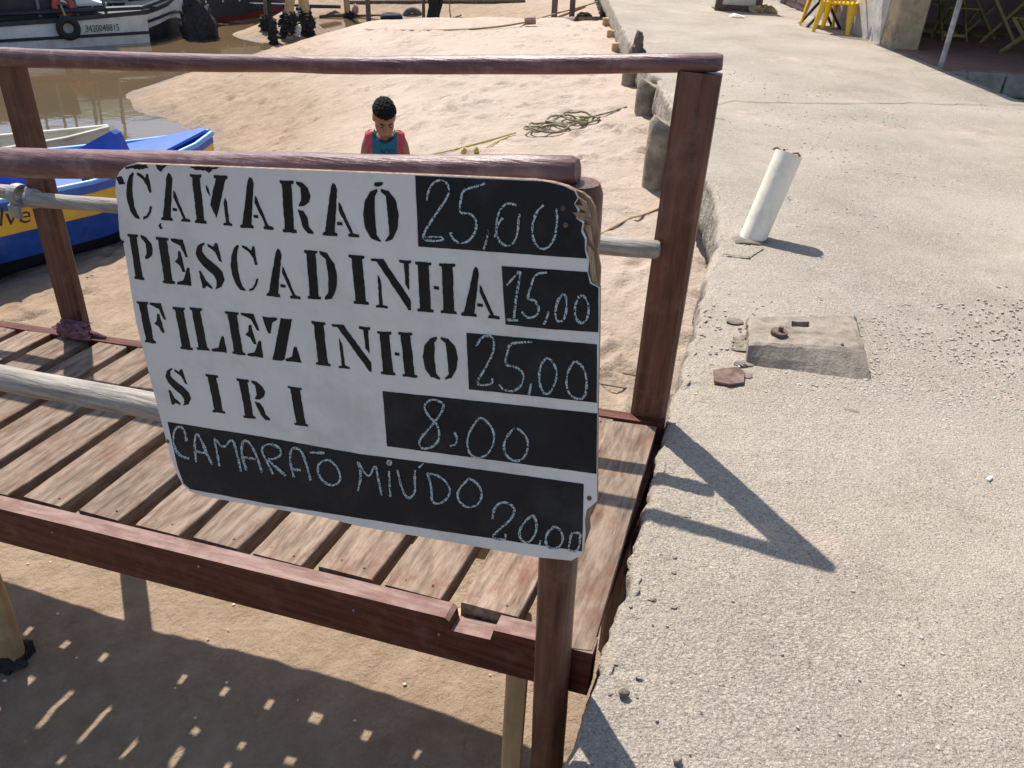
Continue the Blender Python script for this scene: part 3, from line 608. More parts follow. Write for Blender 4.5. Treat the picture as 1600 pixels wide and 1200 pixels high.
rows = [('C', zA, (62, 115), (218, 122), (238, 412), (82, 408)), ('A', zA, (285, 118), (432, 125), (470, 428), (288, 415)), ('M', zA, (468, 128), (702, 138), (732, 452), (502, 432)), ('A', zA, (790, 142), (948, 150), (990, 475), (782, 462)), ('R', zA, (1028, 165), (1222, 178), (1243, 503), (1050, 490)), ('A', zA, (1310, 178), (1468, 190), (1527, 523), (1297, 510)), ('O', zB, (28, 218), (248, 222), (257, 555), (32, 548)),
        ('P', zA, (78, 500), (222, 512), (262, 795), (122, 783)), ('E', zA, (255, 520), (440, 538), (478, 825), (300, 808)), ('S', zA, (495, 552), (655, 560), (692, 852), (535, 840)), ('C', zA, (715, 568), (880, 575), (905, 862), (735, 858)), ('A', zA, (968, 590), (1118, 600), (1160, 910), (945, 888)), ('D', zA, (1182, 602), (1375, 615), (1400, 918), (1205, 906)), ('I', zA, (1460, 632), (1558, 640), (1585, 945), (1492, 938)), ('N', zB, (80, 655), (330, 668), (338, 978), (100, 960)), ('H', zB, (355, 675), (605, 690), (615, 1003), (372, 985)), ('A', zB, (685, 705), (832, 712), (885, 1035), (642, 1010)),
        ('F', zA, (135, 922), (300, 937), (350, 1200), (188, 1178)), ('I', zA, (360, 957), (435, 963), (487, 1228), (410, 1220)), ('L', zA, (465, 960), (645, 978), (698, 1243), (513, 1225)), ('E', zA, (687, 985), (885, 1002), (925, 1275), (735, 1250)), ('Z', zA, (920, 1018), (1105, 1035), (1165, 1305), (982, 1288)), ('I', zA, (1227, 1045), (1312, 1055), (1345, 1328), (1258, 1318)), ('N', zA, (1355, 1065), (1595, 1085), (1612, 1362), (1388, 1337)), ('H', zD, (88, 52), (252, 60), (277, 271), (108, 252)), ('O', zD, (300, 75), (465, 82), (469, 282), (305, 276)),
        ('S', zC, (305, 295), (432, 308), (485, 540), (345, 525)), ('I', zC, (565, 338), (640, 348), (690, 583), (612, 575)), ('R', zC, (760, 365), (930, 385), (972, 628), (805, 610)), ('I', zC, (1080, 412), (1165, 425), (1207, 665), (1122, 655))]
def rough_loop(pts, amp, step):
    out = []
    for i in range(len(pts)):
        p, q = np.array(pts[i], float), np.array(pts[(i+1) % len(pts)], float); k = max(1, int(np.linalg.norm(q-p)/step))
        for j in range(k): out.append(p+(q-p)*j/k+np.array([random.uniform(-amp, amp), random.uniform(-amp, amp)]))
    return out
for ch, zf, *qd in rows:
    quad = [zf(*p) for p in qd]; mb = MB()
    for poly in GL[ch]:
        mb.prism([B(x, y, .0012) for x, y in rough_loop([cell(quad, u, v) for u, v in poly], .45, 5)], -E2*.0012)
    mb.build('letter', M['stencil'], pb_)
mb = MB(); mb.prism([B(*zB(*p), .0012) for p in [(98, 192), (105, 180), (130, 177), (156, 180), (150, 195), (130, 206), (105, 204)]], -E2*.0012); mb.build('accent_mark', M['stencil'], pb_)
# chipped paint along the top and left edges
for lp in ([(60, 82), (130, 66), (200, 70), (205, 92), (150, 100), (100, 90), (70, 100)], [(255, 70), (330, 72), (300, 95), (285, 112), (270, 98)], [(465, 82), (560, 80), (655, 86), (610, 98), (590, 120), (560, 105), (500, 102)], [(10, 150), (40, 140), (55, 170), (45, 195), (20, 185)], [(270, 455), (285, 432), (290, 455), (302, 462), (285, 475)], [(35, 530), (55, 550), (48, 575), (36, 560)], [(20, 165), (60, 180), (62, 190), (30, 192)]):
    mb = MB(); mb.prism([B(x, y, .0010) for x, y in rough_loop([zA(*p) for p in lp], .9, 3)], -E2*.001); mb.build('paint_chip', M['slate'], pb_)
panels = [[(649, 274.5), (760, 279.5), (850, 283.5), (880, 290.5), (897, 299), (902, 309), (897, 318), (903, 329), (900, 341), (910, 348), (908, 362), (914, 374), (914, 391), (917, 404), (780, 394), (654, 385)],
          [(784, 415.5), (918, 425), (922, 443), (935, 450), (935, 519), (860, 514), (790, 507)],
          [(729, 520), (933, 538), (932.5, 629), (733, 608)],
          [(598, 611), (933, 646), (932, 740), (605, 697)],
          [(262, 659), (420, 684), (560, 709), (760, 735), (912, 756), (911, 810), (909, 861), (720, 834), (560, 809), (420, 787), (297, 764), (287, 755), (278, 730)]]
chalk = [[(zB, [[(430, 290), (440, 230), (475, 172), (540, 160), (575, 215), (560, 270), (520, 330), (450, 430), (410, 500), (405, 540), (530, 545), (535, 515), (420, 520)], [(795, 185), (730, 205), (655, 225), (640, 300), (632, 375), (700, 365), (745, 420), (735, 490), (690, 550), (630, 560), (585, 520), (580, 490)], [(815, 475), (805, 540), (785, 600)], [(990, 320), (930, 305), (885, 350), (860, 440), (870, 530), (920, 580), (975, 560), (1000, 490), (1005, 400), (1012, 375)], [(905, 400), (870, 440), (855, 520)], [(1160, 320), (1115, 360), (1090, 440), (1090, 520), (1120, 580), (1165, 600), (1215, 560), (1240, 480), (1245, 400), (1240, 340)]])],
         [(zB, [[(930, 820), (975, 770), (1020, 715), (1000, 830), (980, 960), (975, 1030)], [(930, 1035), (1000, 1040)], [(1180, 740), (1105, 750), (1080, 830), (1055, 910), (1100, 910), (1135, 960), (1120, 1010), (1060, 1030), (1025, 985)], [(1190, 985), (1180, 1030), (1160, 1065)], [(1280, 870), (1245, 920), (1230, 1000), (1245, 1050), (1290, 1040), (1305, 960), (1300, 880), (1270, 875)], [(1385, 885), (1355, 940), (1355, 1020), (1395, 1065), (1435, 1030), (1445, 950), (1420, 890), (1385, 885)]])],
         [(zD, [[(555, 120), (580, 75), (635, 70), (640, 140), (600, 220), (545, 305), (630, 300), (630, 270)], [(815, 100), (710, 105), (700, 150), (685, 210), (740, 215), (780, 250), (770, 300), (730, 335), (680, 325), (662, 300)], [(812, 295), (800, 350)], [(880, 175), (850, 220), (848, 300), (880, 358), (920, 310), (935, 240), (910, 185), (880, 175)], [(1015, 190), (980, 240), (975, 320), (1010, 365), (1060, 370), (1075, 300), (1060, 220), (1020, 190)]])],
         [(zD, [[(395, 385), (350, 365), (305, 395), (330, 450), (375, 485), (385, 560), (340, 600), (290, 600), (285, 560), (340, 500), (395, 430), (402, 390)], [(450, 520), (468, 555), (455, 585), (430, 588)], [(570, 455), (525, 510), (508, 580), (530, 640), (590, 645), (635, 590), (640, 520), (600, 465), (570, 455)], [(735, 500), (690, 550), (680, 610), (720, 660), (770, 655), (800, 600), (790, 540), (745, 503)]])],
         [(zC, [[(450, 755), (440, 690), (405, 655), (370, 690), (365, 760), (395, 840), (465, 865)], [(510, 885), (500, 790), (505, 695), (540, 740), (575, 830), (610, 900)], [(500, 815), (570, 830)], [(655, 910), (640, 820), (615, 715), (680, 810), (735, 725), (765, 830), (790, 945)], [(825, 940), (790, 830), (800, 745), (845, 760), (890, 850), (920, 950)], [(805, 855), (880, 865)], [(990, 960), (950, 880), (910, 800), (960, 765), (1030, 790), (1045, 840), (990, 870), (945, 862), (1070, 970)], [(1120, 980), (1095, 880), (1100, 795), (1160, 800), (1195, 880), (1225, 1000)], [(1110, 930), (1165, 935)], [(1220, 825), (1310, 828)], [(1330, 870), (1270, 890), (1270, 960), (1310, 1015), (1370, 1035), (1415, 1000), (1400, 930), (1350, 875), (1330, 870)]]),
          (zD, [[(0, 798), (18, 720), (-9, 642), (51, 750), (81, 666), (96, 744), (111, 819)], [(145, 705), (152, 825)], [(145, 655), (135, 668), (148, 678), (158, 666), (145, 655)], [(185, 700), (205, 790), (235, 840), (270, 810), (265, 740), (268, 700)], [(285, 690), (305, 668)], [(325, 715), (345, 780), (345, 860), (400, 855), (435, 810), (420, 760), (375, 725), (325, 715)], [(520, 740), (470, 790), (465, 840), (510, 880), (565, 865), (585, 810), (560, 760), (520, 740)], [(630, 930), (640, 870), (690, 845), (740, 880), (720, 930), (660, 980), (620, 1020), (695, 1030), (690, 1000)], [(820, 910), (770, 950), (750, 1010), (790, 1050), (830, 1010), (840, 950), (820, 910)], [(855, 1030), (850, 1055)], [(920, 965), (880, 1000), (880, 1060), (930, 1075), (965, 1030), (950, 980), (920, 965)], [(1042, 997), (1000, 990), (990, 1050), (985, 1080), (1035, 1082), (1042, 1000)]])]]
def smooth_line(p, it=2):
    p = [np.array(q, float) for q in p]
    for _ in range(it):
        o = [p[0]]
        for i in range(len(p)-1): o += [p[i]*.75+p[i+1]*.25, p[i]*.25+p[i+1]*.75]
        p = o+[p[-1]]
    return p
for i, pg in enumerate(panels):
    mb = MB(); mb.prism([B(x, y, .0010) for x, y in rough_loop(pg, .25, 9)], -E2*.0010); pn = mb.build('price_panel', M['slate'], pb_)
    for zf, strokes in chalk[i]:
        for stn in strokes:
            p = smooth_line([zf(*q) for q in stn]); L1 = []; L2 = []
            for j in range(len(p)):
                t = p[min(j+1, len(p)-1)]-p[max(j-1, 0)]; t /= np.linalg.norm(t)+1e-9; nn = np.array([-t[1], t[0]]); w = 1.6+.75*noise.noise(Vector((p[j][0]*.12, p[j][1]*.12, 3)))+random.uniform(-.35, .5)
                L1.append(p[j]+nn*w); L2.append(p[j]-nn*w)
            mb = MB(); n = len(p); mb.add([B(*q, .0022) for q in L1]+[B(*q, .0022) for q in L2], [(j, j+1, n+j+1, n+j) for j in range(n-1)])
            mb.build('chalk_stroke', M['chalk'], pn)
for p in ((262.5, 689), (884, 351), (880, 325), (921, 778)): mb = MB(); mb.ell(B(*p, .001), (.005, .005, .005), 8, 6); mb.build('screw', M['rust'], pb_)
# ------------------------------------------------------------------ things on the walkway
def basis(v):
    t = np.array(v, float); t /= np.linalg.norm(t); u = np.cross(t, (0, 0, 1.0)); u /= np.linalg.norm(u); return t, u, np.cross(u, t)
p0 = np.array([1.275, 4.335, -.05]); p1 = np.array([1.425, 4.455, .445]); t, u, w = basis(p1-p0)
mb = MB(); n = 32; V = []
for P, r in ((p0, .073), (p0+(p1-p0)*.12, .0725), (p1, .0735), (p1, .0685), (p1-t*.25, .0685)):
    V += [P+u*math.cos(2*math.pi*k/n)*r+w*math.sin(2*math.pi*k/n)*r for k in range(n)]
mb.add(V, [(j*n+k, j*n+(k+1) % n, (j+1)*n+(k+1) % n, (j+1)*n+k) for j in range(4) for k in range(n)]+[tuple(4*n+k for k in range(n))])
pv = thing('plastic_pipe', (1.275, 4.335, 0), 'short white plastic pipe leaning out of the concrete walkway', 'pipe')
mb.build('pipe_tube', M['pvc'], pv, smooth=True)
mb = MB()
for k in range(3):
    a_ = .6+k*1.1; c = p1+u*.05*math.cos(a_)+w*.05*math.sin(a_)-t*.05; mb.tube([c, c+t*.055, c+t*.062+u*.025*(1-k), c+t*.05+u*.045*(1-k)], .006, 6)
mb.build('rusty_wire', M['rust'], pv)
mb = MB(); mb.ell((1.27, 4.33, 0), (.10, .095, .016), 18, 6, wob=.35, seed=5); mb.build('mortar_collar', M['block'], pv, smooth=True)

bl = thing('concrete_block', onz(1260, 580), 'low square concrete footing with a bolt and a slot on walkway', 'footing')
tp = [onz(*p, .075) for p in [(1170, 494), (1334, 490), (1354, 547), (1171, 536)]]
bt = [onz(*p, -.02) for p in [(1164, 505), (1340, 503), (1361, 606), (1164, 577)]]
bm_c = sum(tp)/4
def lerp4(q, u_, v_): return (q[0]*(1-u_)+q[1]*u_)*(1-v_)+(q[3]*(1-u_)+q[2]*u_)*v_
mb = MB(); K = 18; V = []; Fq = []
hole = lambda i, j: 7 <= i <= 9 and 4 <= j <= 6
for j in range(K+1):
    for i in range(K+1):
        p = lerp4(tp, i/K, j/K); e_ = min(i, K-i, j, K-j); q = noise.noise(Vector(p*26))*.006+noise.noise(Vector(p*70))*.003
        V.append(p+np.array([q*.6, q*.6, q-(.008 if e_ == 0 else 0)]))
for j in range(K):
    for i in range(K):
        if not hole(i, j): Fq.append((j*(K+1)+i, j*(K+1)+i+1, (j+1)*(K+1)+i+1, (j+1)*(K+1)+i))
per = [(i, 0) for i in range(K)]+[(K, j) for j in range(K)]+[(K-i, K) for i in range(K)]+[(0, K-j) for j in range(K)]
base0 = len(V); N_ = len(per)
for lev in (.5, 1.0):
    for i, j in per:
        p = lerp4(tp, i/K, j/K)*(1-lev)+lerp4(bt, i/K, j/K)*lev; q = noise.noise(Vector(p*30))*.008; V.append(p+np.array([q, q, 0]))
for k in range(N_):
    k2 = (k+1) % N_; g0 = per[k][1]*(K+1)+per[k][0]; g1 = per[k2][1]*(K+1)+per[k2][0]
    Fq.append((g0, g1, base0+k2, base0+k)); Fq.append((base0+k, base0+k2, base0+N_+k2, base0+N_+k))
hp = [(7, 4), (8, 4), (9, 4), (10, 4), (10, 5), (10, 6), (10, 7), (9, 7), (8, 7), (7, 7), (7, 6), (7, 5)]; h0 = len(V)
for i, j in hp: V.append(np.array(V[j*(K+1)+i])-np.array([0, 0, .05]))
for k in range(len(hp)):
    k2 = (k+1) % len(hp); Fq.append((hp[k][1]*(K+1)+hp[k][0], hp[k2][1]*(K+1)+hp[k2][0], h0+k2, h0+k))
Fq.append(tuple(h0+k for k in range(len(hp))))
mb.add(V, Fq); mb.build('block_body', M['block'], bl)
c = onz(1217, 522, .078); mb = MB(); mb.tube([c, c+np.array([0, 0, .014])], [.034, .034], 22); wsh = mb.build('washer', M['rust'], bl, smooth=True)
mb = MB(); mb.tube([c+np.array([.004, 0, .013]), c+np.array([.004, 0, .034])], [.011, .010], 6); mb.build('bolt', M['rust'], wsh)
mb = MB(); c = onz(1316, 538, .078); mb.ell(c, (.007, .007, .005), 8, 5); mb.build('bolt', M['rust'], bl)
for k in range(14): mb = MB(); mb.ell(onz(random.uniform(1140, 1176), random.uniform(500, 590), .0), (random.uniform(.015, .045), random.uniform(.012, .035), random.uniform(.004, .010)), 9, 6, wob=.6, seed=k); mb.build('mortar_lump', M['block'], bl)
q = [onz(*p, .012) for p in [(1115, 577), (1152, 573), (1164, 581), (1162, 597), (1140, 600), (1116, 595)]]
mb = MB(); mb.prism(q, (0, 0, -.009)); tag(mb.build('rusty_plate', M['rust']), 'flat rusty metal scrap lying beside the concrete footing', 'plate')
def pebble(name, x, y, r, mt, lab, cat, z=.0): 
    P = onz(x, y, z); mb = MB(); mb.ell(P+np.array([0, 0, r[2]*.6]), r, 10, 7, wob=.4, seed=x); return tag(mb.build(name, mt, smooth=True), lab, cat)
mb = MB(); mb.box(onz(1546, 748, .006), .028, .011, .010, (.75, .66, 0), (-.66, .75, 0), (0, 0, 1), .002); tag(mb.build('cigarette_butt', M['foam']), 'small white cigarette end on the pebbled concrete', 'litter')
pebble('stone', 974, 1085, (.013, .011, .010), M['pile'], 'dark grey stone near the corner of the walkway edge', 'stone')
pebble('stone', 1058, 1187, (.010, .010, .006), M['pile'], 'flat round brown stone set in the concrete walkway', 'stone')
mb = MB(); P = onz(1150, 27); mb.add([P+np.array(d_) for d_ in ((-.14, -.05, .01), (.0, -.07, .05), (.15, -.03, .012), (.12, .06, .03), (-.05, .05, .06))], [(0, 1, 4), (1, 2, 3), (1, 3, 4)])
tag(mb.build('crumpled_paper', M['foam']), 'crumpled white paper lying on the walkway near the rusty box', 'litter')
mb = MB(); mb.tube([onz(1319, 638, .004), onz(1332, 641, .007), onz(1343, 644, .004)], .0016, 5); tag(mb.build('straw', M['rope']), 'thin dry straw lying on the concrete', 'litter')

# ------------------------------------------------------------------ piles under the walkway edge and the broken timber in the notch
def conc_pile(x, y, r, top, lab):
    z = float(sandz(x, y)[0]); mb = MB(); mb.tube([(x, y, z-.3), (x, y, z+.05), (x, y, (z+top)/2), (x, y, top-.02), (x+.01, y, top)], [r*1.02, r, r, r, r*.86], 18, wob=.07)
    return tag(mb.build('concrete_pile', M['pile'], smooth=True), lab, 'pile', 'round piles under the walkway edge')
conc_pile(1.15, 7.05, .112, .02, 'tall stained round concrete pile standing clear of the crumbling walkway edge')
conc_pile(1.30, 9.2, .12, -.06, 'short round concrete pile just beyond the tall stained one')
conc_pile(1.27, 10.6, .11, -.08, 'small half hidden concrete pile below the broken notch')
for i, (x, y) in enumerate(((1.28, 13.2), (1.31, 14.6), (1.36, 16.3))):
    z = float(sandz(x, y)[0]); mb = MB(); mb.box((x+.03, y, (z-.2-.12)/2-.1), .13, .13, abs(z)+.1, ch=.012, jit=.006)
    tag(mb.build('timber_pile', M['palez']), ('square pale timber pile under walkway edge, next to the broken timber', 'square pale timber pile between two others under the walkway edge', 'square pale timber pile under walkway edge, next to the dark slim post')[i], 'pile', 'square timber piles')
b0 = np.array([1.31, 10.9, -.45]); mb = MB()
for q, (dx, dz, r_) in enumerate(((0, .12, .085), (.0, .28, .08), (.02, .42, .075), (.045, .54, .06), (.09, .36, .065))): mb.ell(b0+np.array([dx, .01*q, dz]), (r_, r_, .14), 14, 10, wob=.55, seed=q*2.3)
tag(mb.build('broken_timber', M['drift'], smooth=True), 'gnarled broken timber wedged in the notch of the walkway edge', 'timber')

# ------------------------------------------------------------------ boats
def hull(root, origin, f, stations, bands, both=True):
    f = np.array(f, float); f[2] = 0; f /= np.linalg.norm(f); s_ = np.array([-f[1], f[0], 0]); o = np.array(origin, float)
    def pt(x, y, z): return o+f*x+s_*y+np.array([0, 0, z])
    for name, lo, hi, mt, proud in bands:
        mb = MB(); V = []; Fq = []
        for x, lv in stations:
            (y0, z0), (y1, z1) = lv[lo], lv[hi]
            V += [pt(x, y0+proud, z0), pt(x, y1+proud, z1), pt(x, -y0-proud, z0), pt(x, -y1-proud, z1)]
        m_ = len(stations)
        for i in range(m_-1):
            a_, b_ = i*4, i*4+4; Fq += [(a_, b_, b_+1, a_+1), (a_+2, a_+3, b_+3, b_+2)]
        Fq.append((0, 1, 3, 2))
        mb.add(V, Fq); mb.build(name, M[mt], root, smooth=True)
    return pt
# white boat lying in the creek
S0 = onz(236, 67, WZ); S1 = onz(0, 82, WZ); f = S0-S1; f[2] = 0; f /= np.linalg.norm(f); sd = np.array([-f[1], f[0], 0])
wb = thing('white_boat', S0+sd*1.15, 'white fishing boat with dark cabin, numbered side and hanging tyre in creek', 'boat')
k = (S0-S1)@f
def st_w(x, hb, lift=0.0, top=.68): return (x, [(hb*.72, -.5), (hb*.97, .0+lift), (hb*.995, .19+lift*.75), (hb, .25+lift*.75), (hb*1.01, top-.09), (hb*1.012, top)])
stw = [st_w(-7.2, .9, 0, .6), st_w(-6, 1.05, 0, .57), st_w(-4, 1.15, 0, .55), st_w(-2, 1.15, 0, .60), st_w(0, 1.13, 0, .69), st_w(.02, 1.12, .30, .69), st_w(.35, .92, .36, .73), st_w(.7, .62, .42, .78), st_w(1.0, .28, .40, .86), st_w(1.18, .05, .34, .92)]
pt = hull(wb, S0+sd*1.15, f, stw, [('hull_bottom', 0, 1, 'boatdark', -.01), ('lower_strake', 1, 2, 'boatwhite', 0), ('rubbing_strake', 2, 3, 'boatdark', .03), ('hull_side', 3, 4, 'boatwhite', 0), ('gunwale', 4, 5, 'boatdark', .03)])
mb = MB(); mb.box(pt(1.22, 0, .78), .22, .12, .9, f, sd, (0, 0, 1), .02); mb.build('stem_post', M['boatwhite'], wb)
mb = MB(); mb.tube([pt(-7, -.9, .70), pt(-4, -.98, .70), pt(0, -.95, .72), pt(.9, -.2, .82), pt(.9, .2, .82), pt(0, .95, .72), pt(-7, .9, .70)], .05, 6); mb.add([pt(-7, -.9, .55), pt(-3, -1.0, .55), pt(.3, -.8, .55), pt(.3, .8, .55), pt(-3, 1, .55), pt(-7, .9, .55)], [(0, 1, 2, 3, 4, 5)]); mb.build('deck', M['boatdark'], wb)
mb = MB(); mb.box(pt(-3.9, .0, 1.0), 4.4, 1.55, 1.0, f, sd, (0, 0, 1), .03); cb = mb.build('cabin', M['boatdark'], wb)
mb = MB(); mb.box(pt(-3.6, 0, 2.35), 6.2, 2.1, .09, f, sd, (0, 0, 1), .03); mb.build('cabin_roof', M['boatwhite'], wb)
for x in (-6.4, -4.2, -2.1, -1.35, -.75):
    for y in (-.82, .82):
        mb = MB(); mb.tube([pt(x, y, .6), pt(x-.12 if x > -2 else x, y, 2.33)], .035, 8); mb.build('roof_post', M['boatgrey'], wb)
mb = MB(); mb.box(pt(-1.05, -.2, .78), .8, .9, .06, f, sd, (0, 0, 1), .01); mb.build('hatch_cover', M['boatwhite'], wb)
def text_mesh(body, size, org, ux, uz, mt, name, parent, thick=.004):
    cu = bpy.data.curves.new('t', 'FONT'); cu.body = body; cu.size = size; cu.resolution_u = 2
    ob = bpy.data.objects.new('t', cu); col.objects.link(ob); dg = bpy.context.evaluated_depsgraph_get(); dg.update()
    me = bpy.data.meshes.new_from_object(ob.evaluated_get(dg)); bpy.data.objects.remove(ob)
    ux = np.array(ux, float); uz = np.array(uz, float); nn = np.cross(ux, uz)
    mb = MB(); mb.add([np.array(org)+ux*v.co.x+uz*v.co.y for v in me.vertices], [tuple(p.vertices) for p in me.polygons])
    return mb.build(name, M[mt], parent)
text_mesh('3420048815', .20, pt(-1.36, -1.185, .30), f*.72, (0, 0, 1), 'black', 'number_marking', wb)
c = pt(-1.72, -1.28, .41); mb = MB(); mb.torus(c, .175, .072, f, (0, 0, 1), 26, 10); tag(mb.build('hanging_tyre', M['rubber'], smooth=True), 'black tyre hung as a fender on the white boat', 'tyre')
mb = MB(); mb.tube([c+np.array([0, 0, .2]), c+np.array([0, 0, .42])+sd*.2], .02, 6); mb.build('tyre_rope', M['rope'], bpy.data.objects['hanging_tyre'])
c = pt(-1.62, -.86, .80); mb = MB(); mb.torus(c, .17, .06, f, (0, 0, 1), 26, 10); tag(mb.build('life_ring', M['orange'], smooth=True), 'red orange life ring hung on the cabin of the white boat', 'life ring')
st_ = pt(1.25, -.1, .95); en = onz(357, 38, WZ)
mb = MB(); mb.tube([st_+(en-st_)*q+np.array([0, 0, -.25*math.sin(math.pi*q)]) for q in np.linspace(0, 1, 9)], .016, 6); tag(mb.build('mooring_rope', M['rope']), 'pale mooring rope running from the white boat into the water', 'rope')

# blue and yellow boat pulled up on the sand
Bw = onz(356, 240, -.62); An = onz(0, 320, -.86)
fb = Bw-An; fb[2] = 0; Ln = np.linalg.norm(fb); fb /= Ln; off = .0
bb = thing('blue_boat', np.array([*(Bw-fb*1.8)[:2], -1.5]), 'blue wooden boat with a yellow painted band beached on wet sand', 'boat')
sb = np.array([-fb[1], fb[0], 0])
ob_ = np.array([Bw[0], Bw[1], 0])+sb*.62-fb*0
def st_b(x, hb, rise=0.0): return (x, [(hb*.45, -1.62+rise), (hb*.74, -1.42+rise), (hb*.93, -1.13+rise*.75), (hb*.985, -.90+rise*.6), (hb, -.83+rise*.6)])
stb = [st_b(-5.2, .72, .05), st_b(-4.2, .80, .02), st_b(-3, .80, 0), st_b(-2, .76, .03), st_b(-1.2, .62, .10), st_b(-.6, .42, .2), st_b(-.2, .2, .32), st_b(0, .04, .42)]
pt = hull(bb, ob_, fb, stb, [('hull_bottom', 0, 1, 'boatdark', -.004), ('hull_side', 1, 2, 'blue', 0), ('yellow_band', 2, 3, 'yellow', .004), ('gunwale', 3, 4, 'blue', .025)])
# inner skin and floor
mb = MB(); V = []; Fq = []
for x, lv in stb:
    V += [pt(x, lv[4][0]+.025, lv[4][1]+.001), pt(x, max(lv[4][0]-.05, .01), lv[4][1]+.004), pt(x, max(lv[2][0]-.06, .005), lv[2][1]), pt(x, max(lv[1][0]-.08, .003), lv[1][1]+.06), pt(x, -max(lv[1][0]-.08, .003), lv[1][1]+.06), pt(x, -max(lv[2][0]-.06, .005), lv[2][1]), pt(x, -max(lv[4][0]-.05, .01), lv[4][1]+.004), pt(x, -lv[4][0]-.025, lv[4][1]+.001)]
for i in range(len(stb)-1):
    for q in range(7): Fq.append((i*8+q, i*8+q+1, i*8+q+9, i*8+q+8))
mb.add(V, Fq); mb.build('inner_skin', M['blue'], bb, smooth=True)
for x, w_, mt in ((-2.35, .66, 'lightblue'), (-3.6, .74, 'blue'), (-1.35, .52, 'blue')):
    mb = MB(); mb.box(pt(x, 0, -.93), .24, w_*2-.06, .035, fb, sb, (0, 0, 1), .005); mb.build('thwart', M[mt], bb)
for s_ in (-1, 1):
    mb = MB(); mb.tube([pt(x, s_*lv[4][0], lv[4][1]+.015) for x, lv in stb], .028, 8); mb.build('gunwale_cap', M['lightblue'], bb, smooth=True)
mb = MB(); mb.prism([pt(-1.0, -.5, -.76), pt(-.05, -.04, -.52), pt(-.05, .04, -.52), pt(-1.0, .5, -.76)], (0, 0, -.03)); mb.build('foredeck', M['blue'], bb)
# raised blue hatch panel
q = [onplane(*p, pt(-1.9, .35, 0), np.array([0, 1.0, 0])) for p in [(108, 240), (172, 205), (180, 210), (196, 243), (150, 262)]]
mb = MB(); mb.prism(q, np.array([.03, .06, .01])); mb.build('hatch_panel', M['blue'], bb)
def on_band(px_, py_):
    P = onplane(px_, py_, pt(-3, -.79, 0), sb); return P-sb*.03
for body, bx, by in (('lve', -4, 352), ('"', 104, 334)):
    text_mesh(body, .22, on_band(bx, by), fb+np.array([0, 0, .0]), np.array([fb[0]*.3, fb[1]*.3, 1]), 'black', 'name_lettering', bb)
# pale canoe behind it
c0 = onz(165, 222, -1.15); c1 = onz(0, 236, -1.15); fc_ = c0-c1; fc_[2] = 0; fc_ /= np.linalg.norm(fc_); sc_ = np.array([-fc_[1], fc_[0], 0])
cn = thing('cream_canoe', np.array([*(c0-fc_*1.2+sc_*.3)[:2], WZ]), 'narrow cream coloured canoe afloat behind the blue boat', 'boat')
stc = [(x, [(h*.5, -1.75), (h*.9, -1.5), (h, -1.16+r_)]) for x, h, r_ in ((-4.5, .05, .12), (-3.8, .28, .04), (-2.5, .36, 0), (-1.2, .34, .01), (-.4, .2, .05), (.1, .03, .1))]
ptc = hull(cn, np.array([*(c0+sc_*.34)[:2], 0]), fc_, stc, [('hull_bottom', 0, 1, 'boatdark', 0), ('hull_side', 1, 2, 'cream', 0)])
for s_ in (-1, 1):
    mb = MB(); mb.tube([ptc(x, s_*lv[2][0], lv[2][1]+.01) for x, lv in stc], .022, 6); mb.build('gunwale_cap', M['cream'], cn, smooth=True)
mb = MB(); mb.tube([ptc(-1.1, -.35, -1.2), ptc(-1.1, -.35, -1.02)], .018, 6); mb.build('thole_pin', M['cream'], cn)

# dark boat beyond, stranded at the sand's tip
D0 = onz(462, 26, WZ+.05); D1 = onz(292, 40, WZ); fd = D0-D1; fd[2] = 0; fd /= np.linalg.norm(fd); sdd = np.array([-fd[1], fd[0], 0])
db = thing('dark_boat', D0-fd*3+sdd*1, 'long dark hulled boat with red bottom beyond the mooring posts', 'boat')
std = [(x, [(h*.6, -.35+r_), (h*.93, .12+r_), (h*.99, .52+r_*.4), (h, .62+r_*.4), (h*1.01, .70+r_*.4)]) for x, h, r_ in ((-7.5, .9, 0), (-5, 1.1, 0), (-3, 1.1, 0), (-1.6, .95, .04), (-.6, .6, .14), (.3, .2, .3), (.6, .04, .42))]
ptd = hull(db, np.array([D0[0], D0[1], WZ])+sdd*1.0, fd, std, [('hull_bottom', 0, 1, 'redbottom', 0), ('hull_side', 1, 3, 'boatdark', 0), ('gunwale', 3, 4, 'cream', .02)])
mb = MB(); mb.prism([ptd(x, (h-.06)*s_, .58) for s_ in (-1, 1) for x, h in (((-7.4, .9), (-3, 1.08), (0, .35)) if s_ < 0 else ((0, .35), (-3, 1.08), (-7.4, .9)))], (0, 0, -.05)); mb.build('deck', M['boatgrey'], db)
mb = MB(); mb.box(ptd(-4.6, 0, 1.15), 2.6, 1.3, 1.1, fd, sdd, (0, 0, 1), .03); mb.build('cabin', M['boatdark'], db)
for k in range(11):
    mb = MB(); mb.ell(ptd(-5.6+k*.48, -1.12 if k < 9 else -.9, .55), (.022, .02, .03), 7, 5); mb.build('white_stud', M['foam'], db)

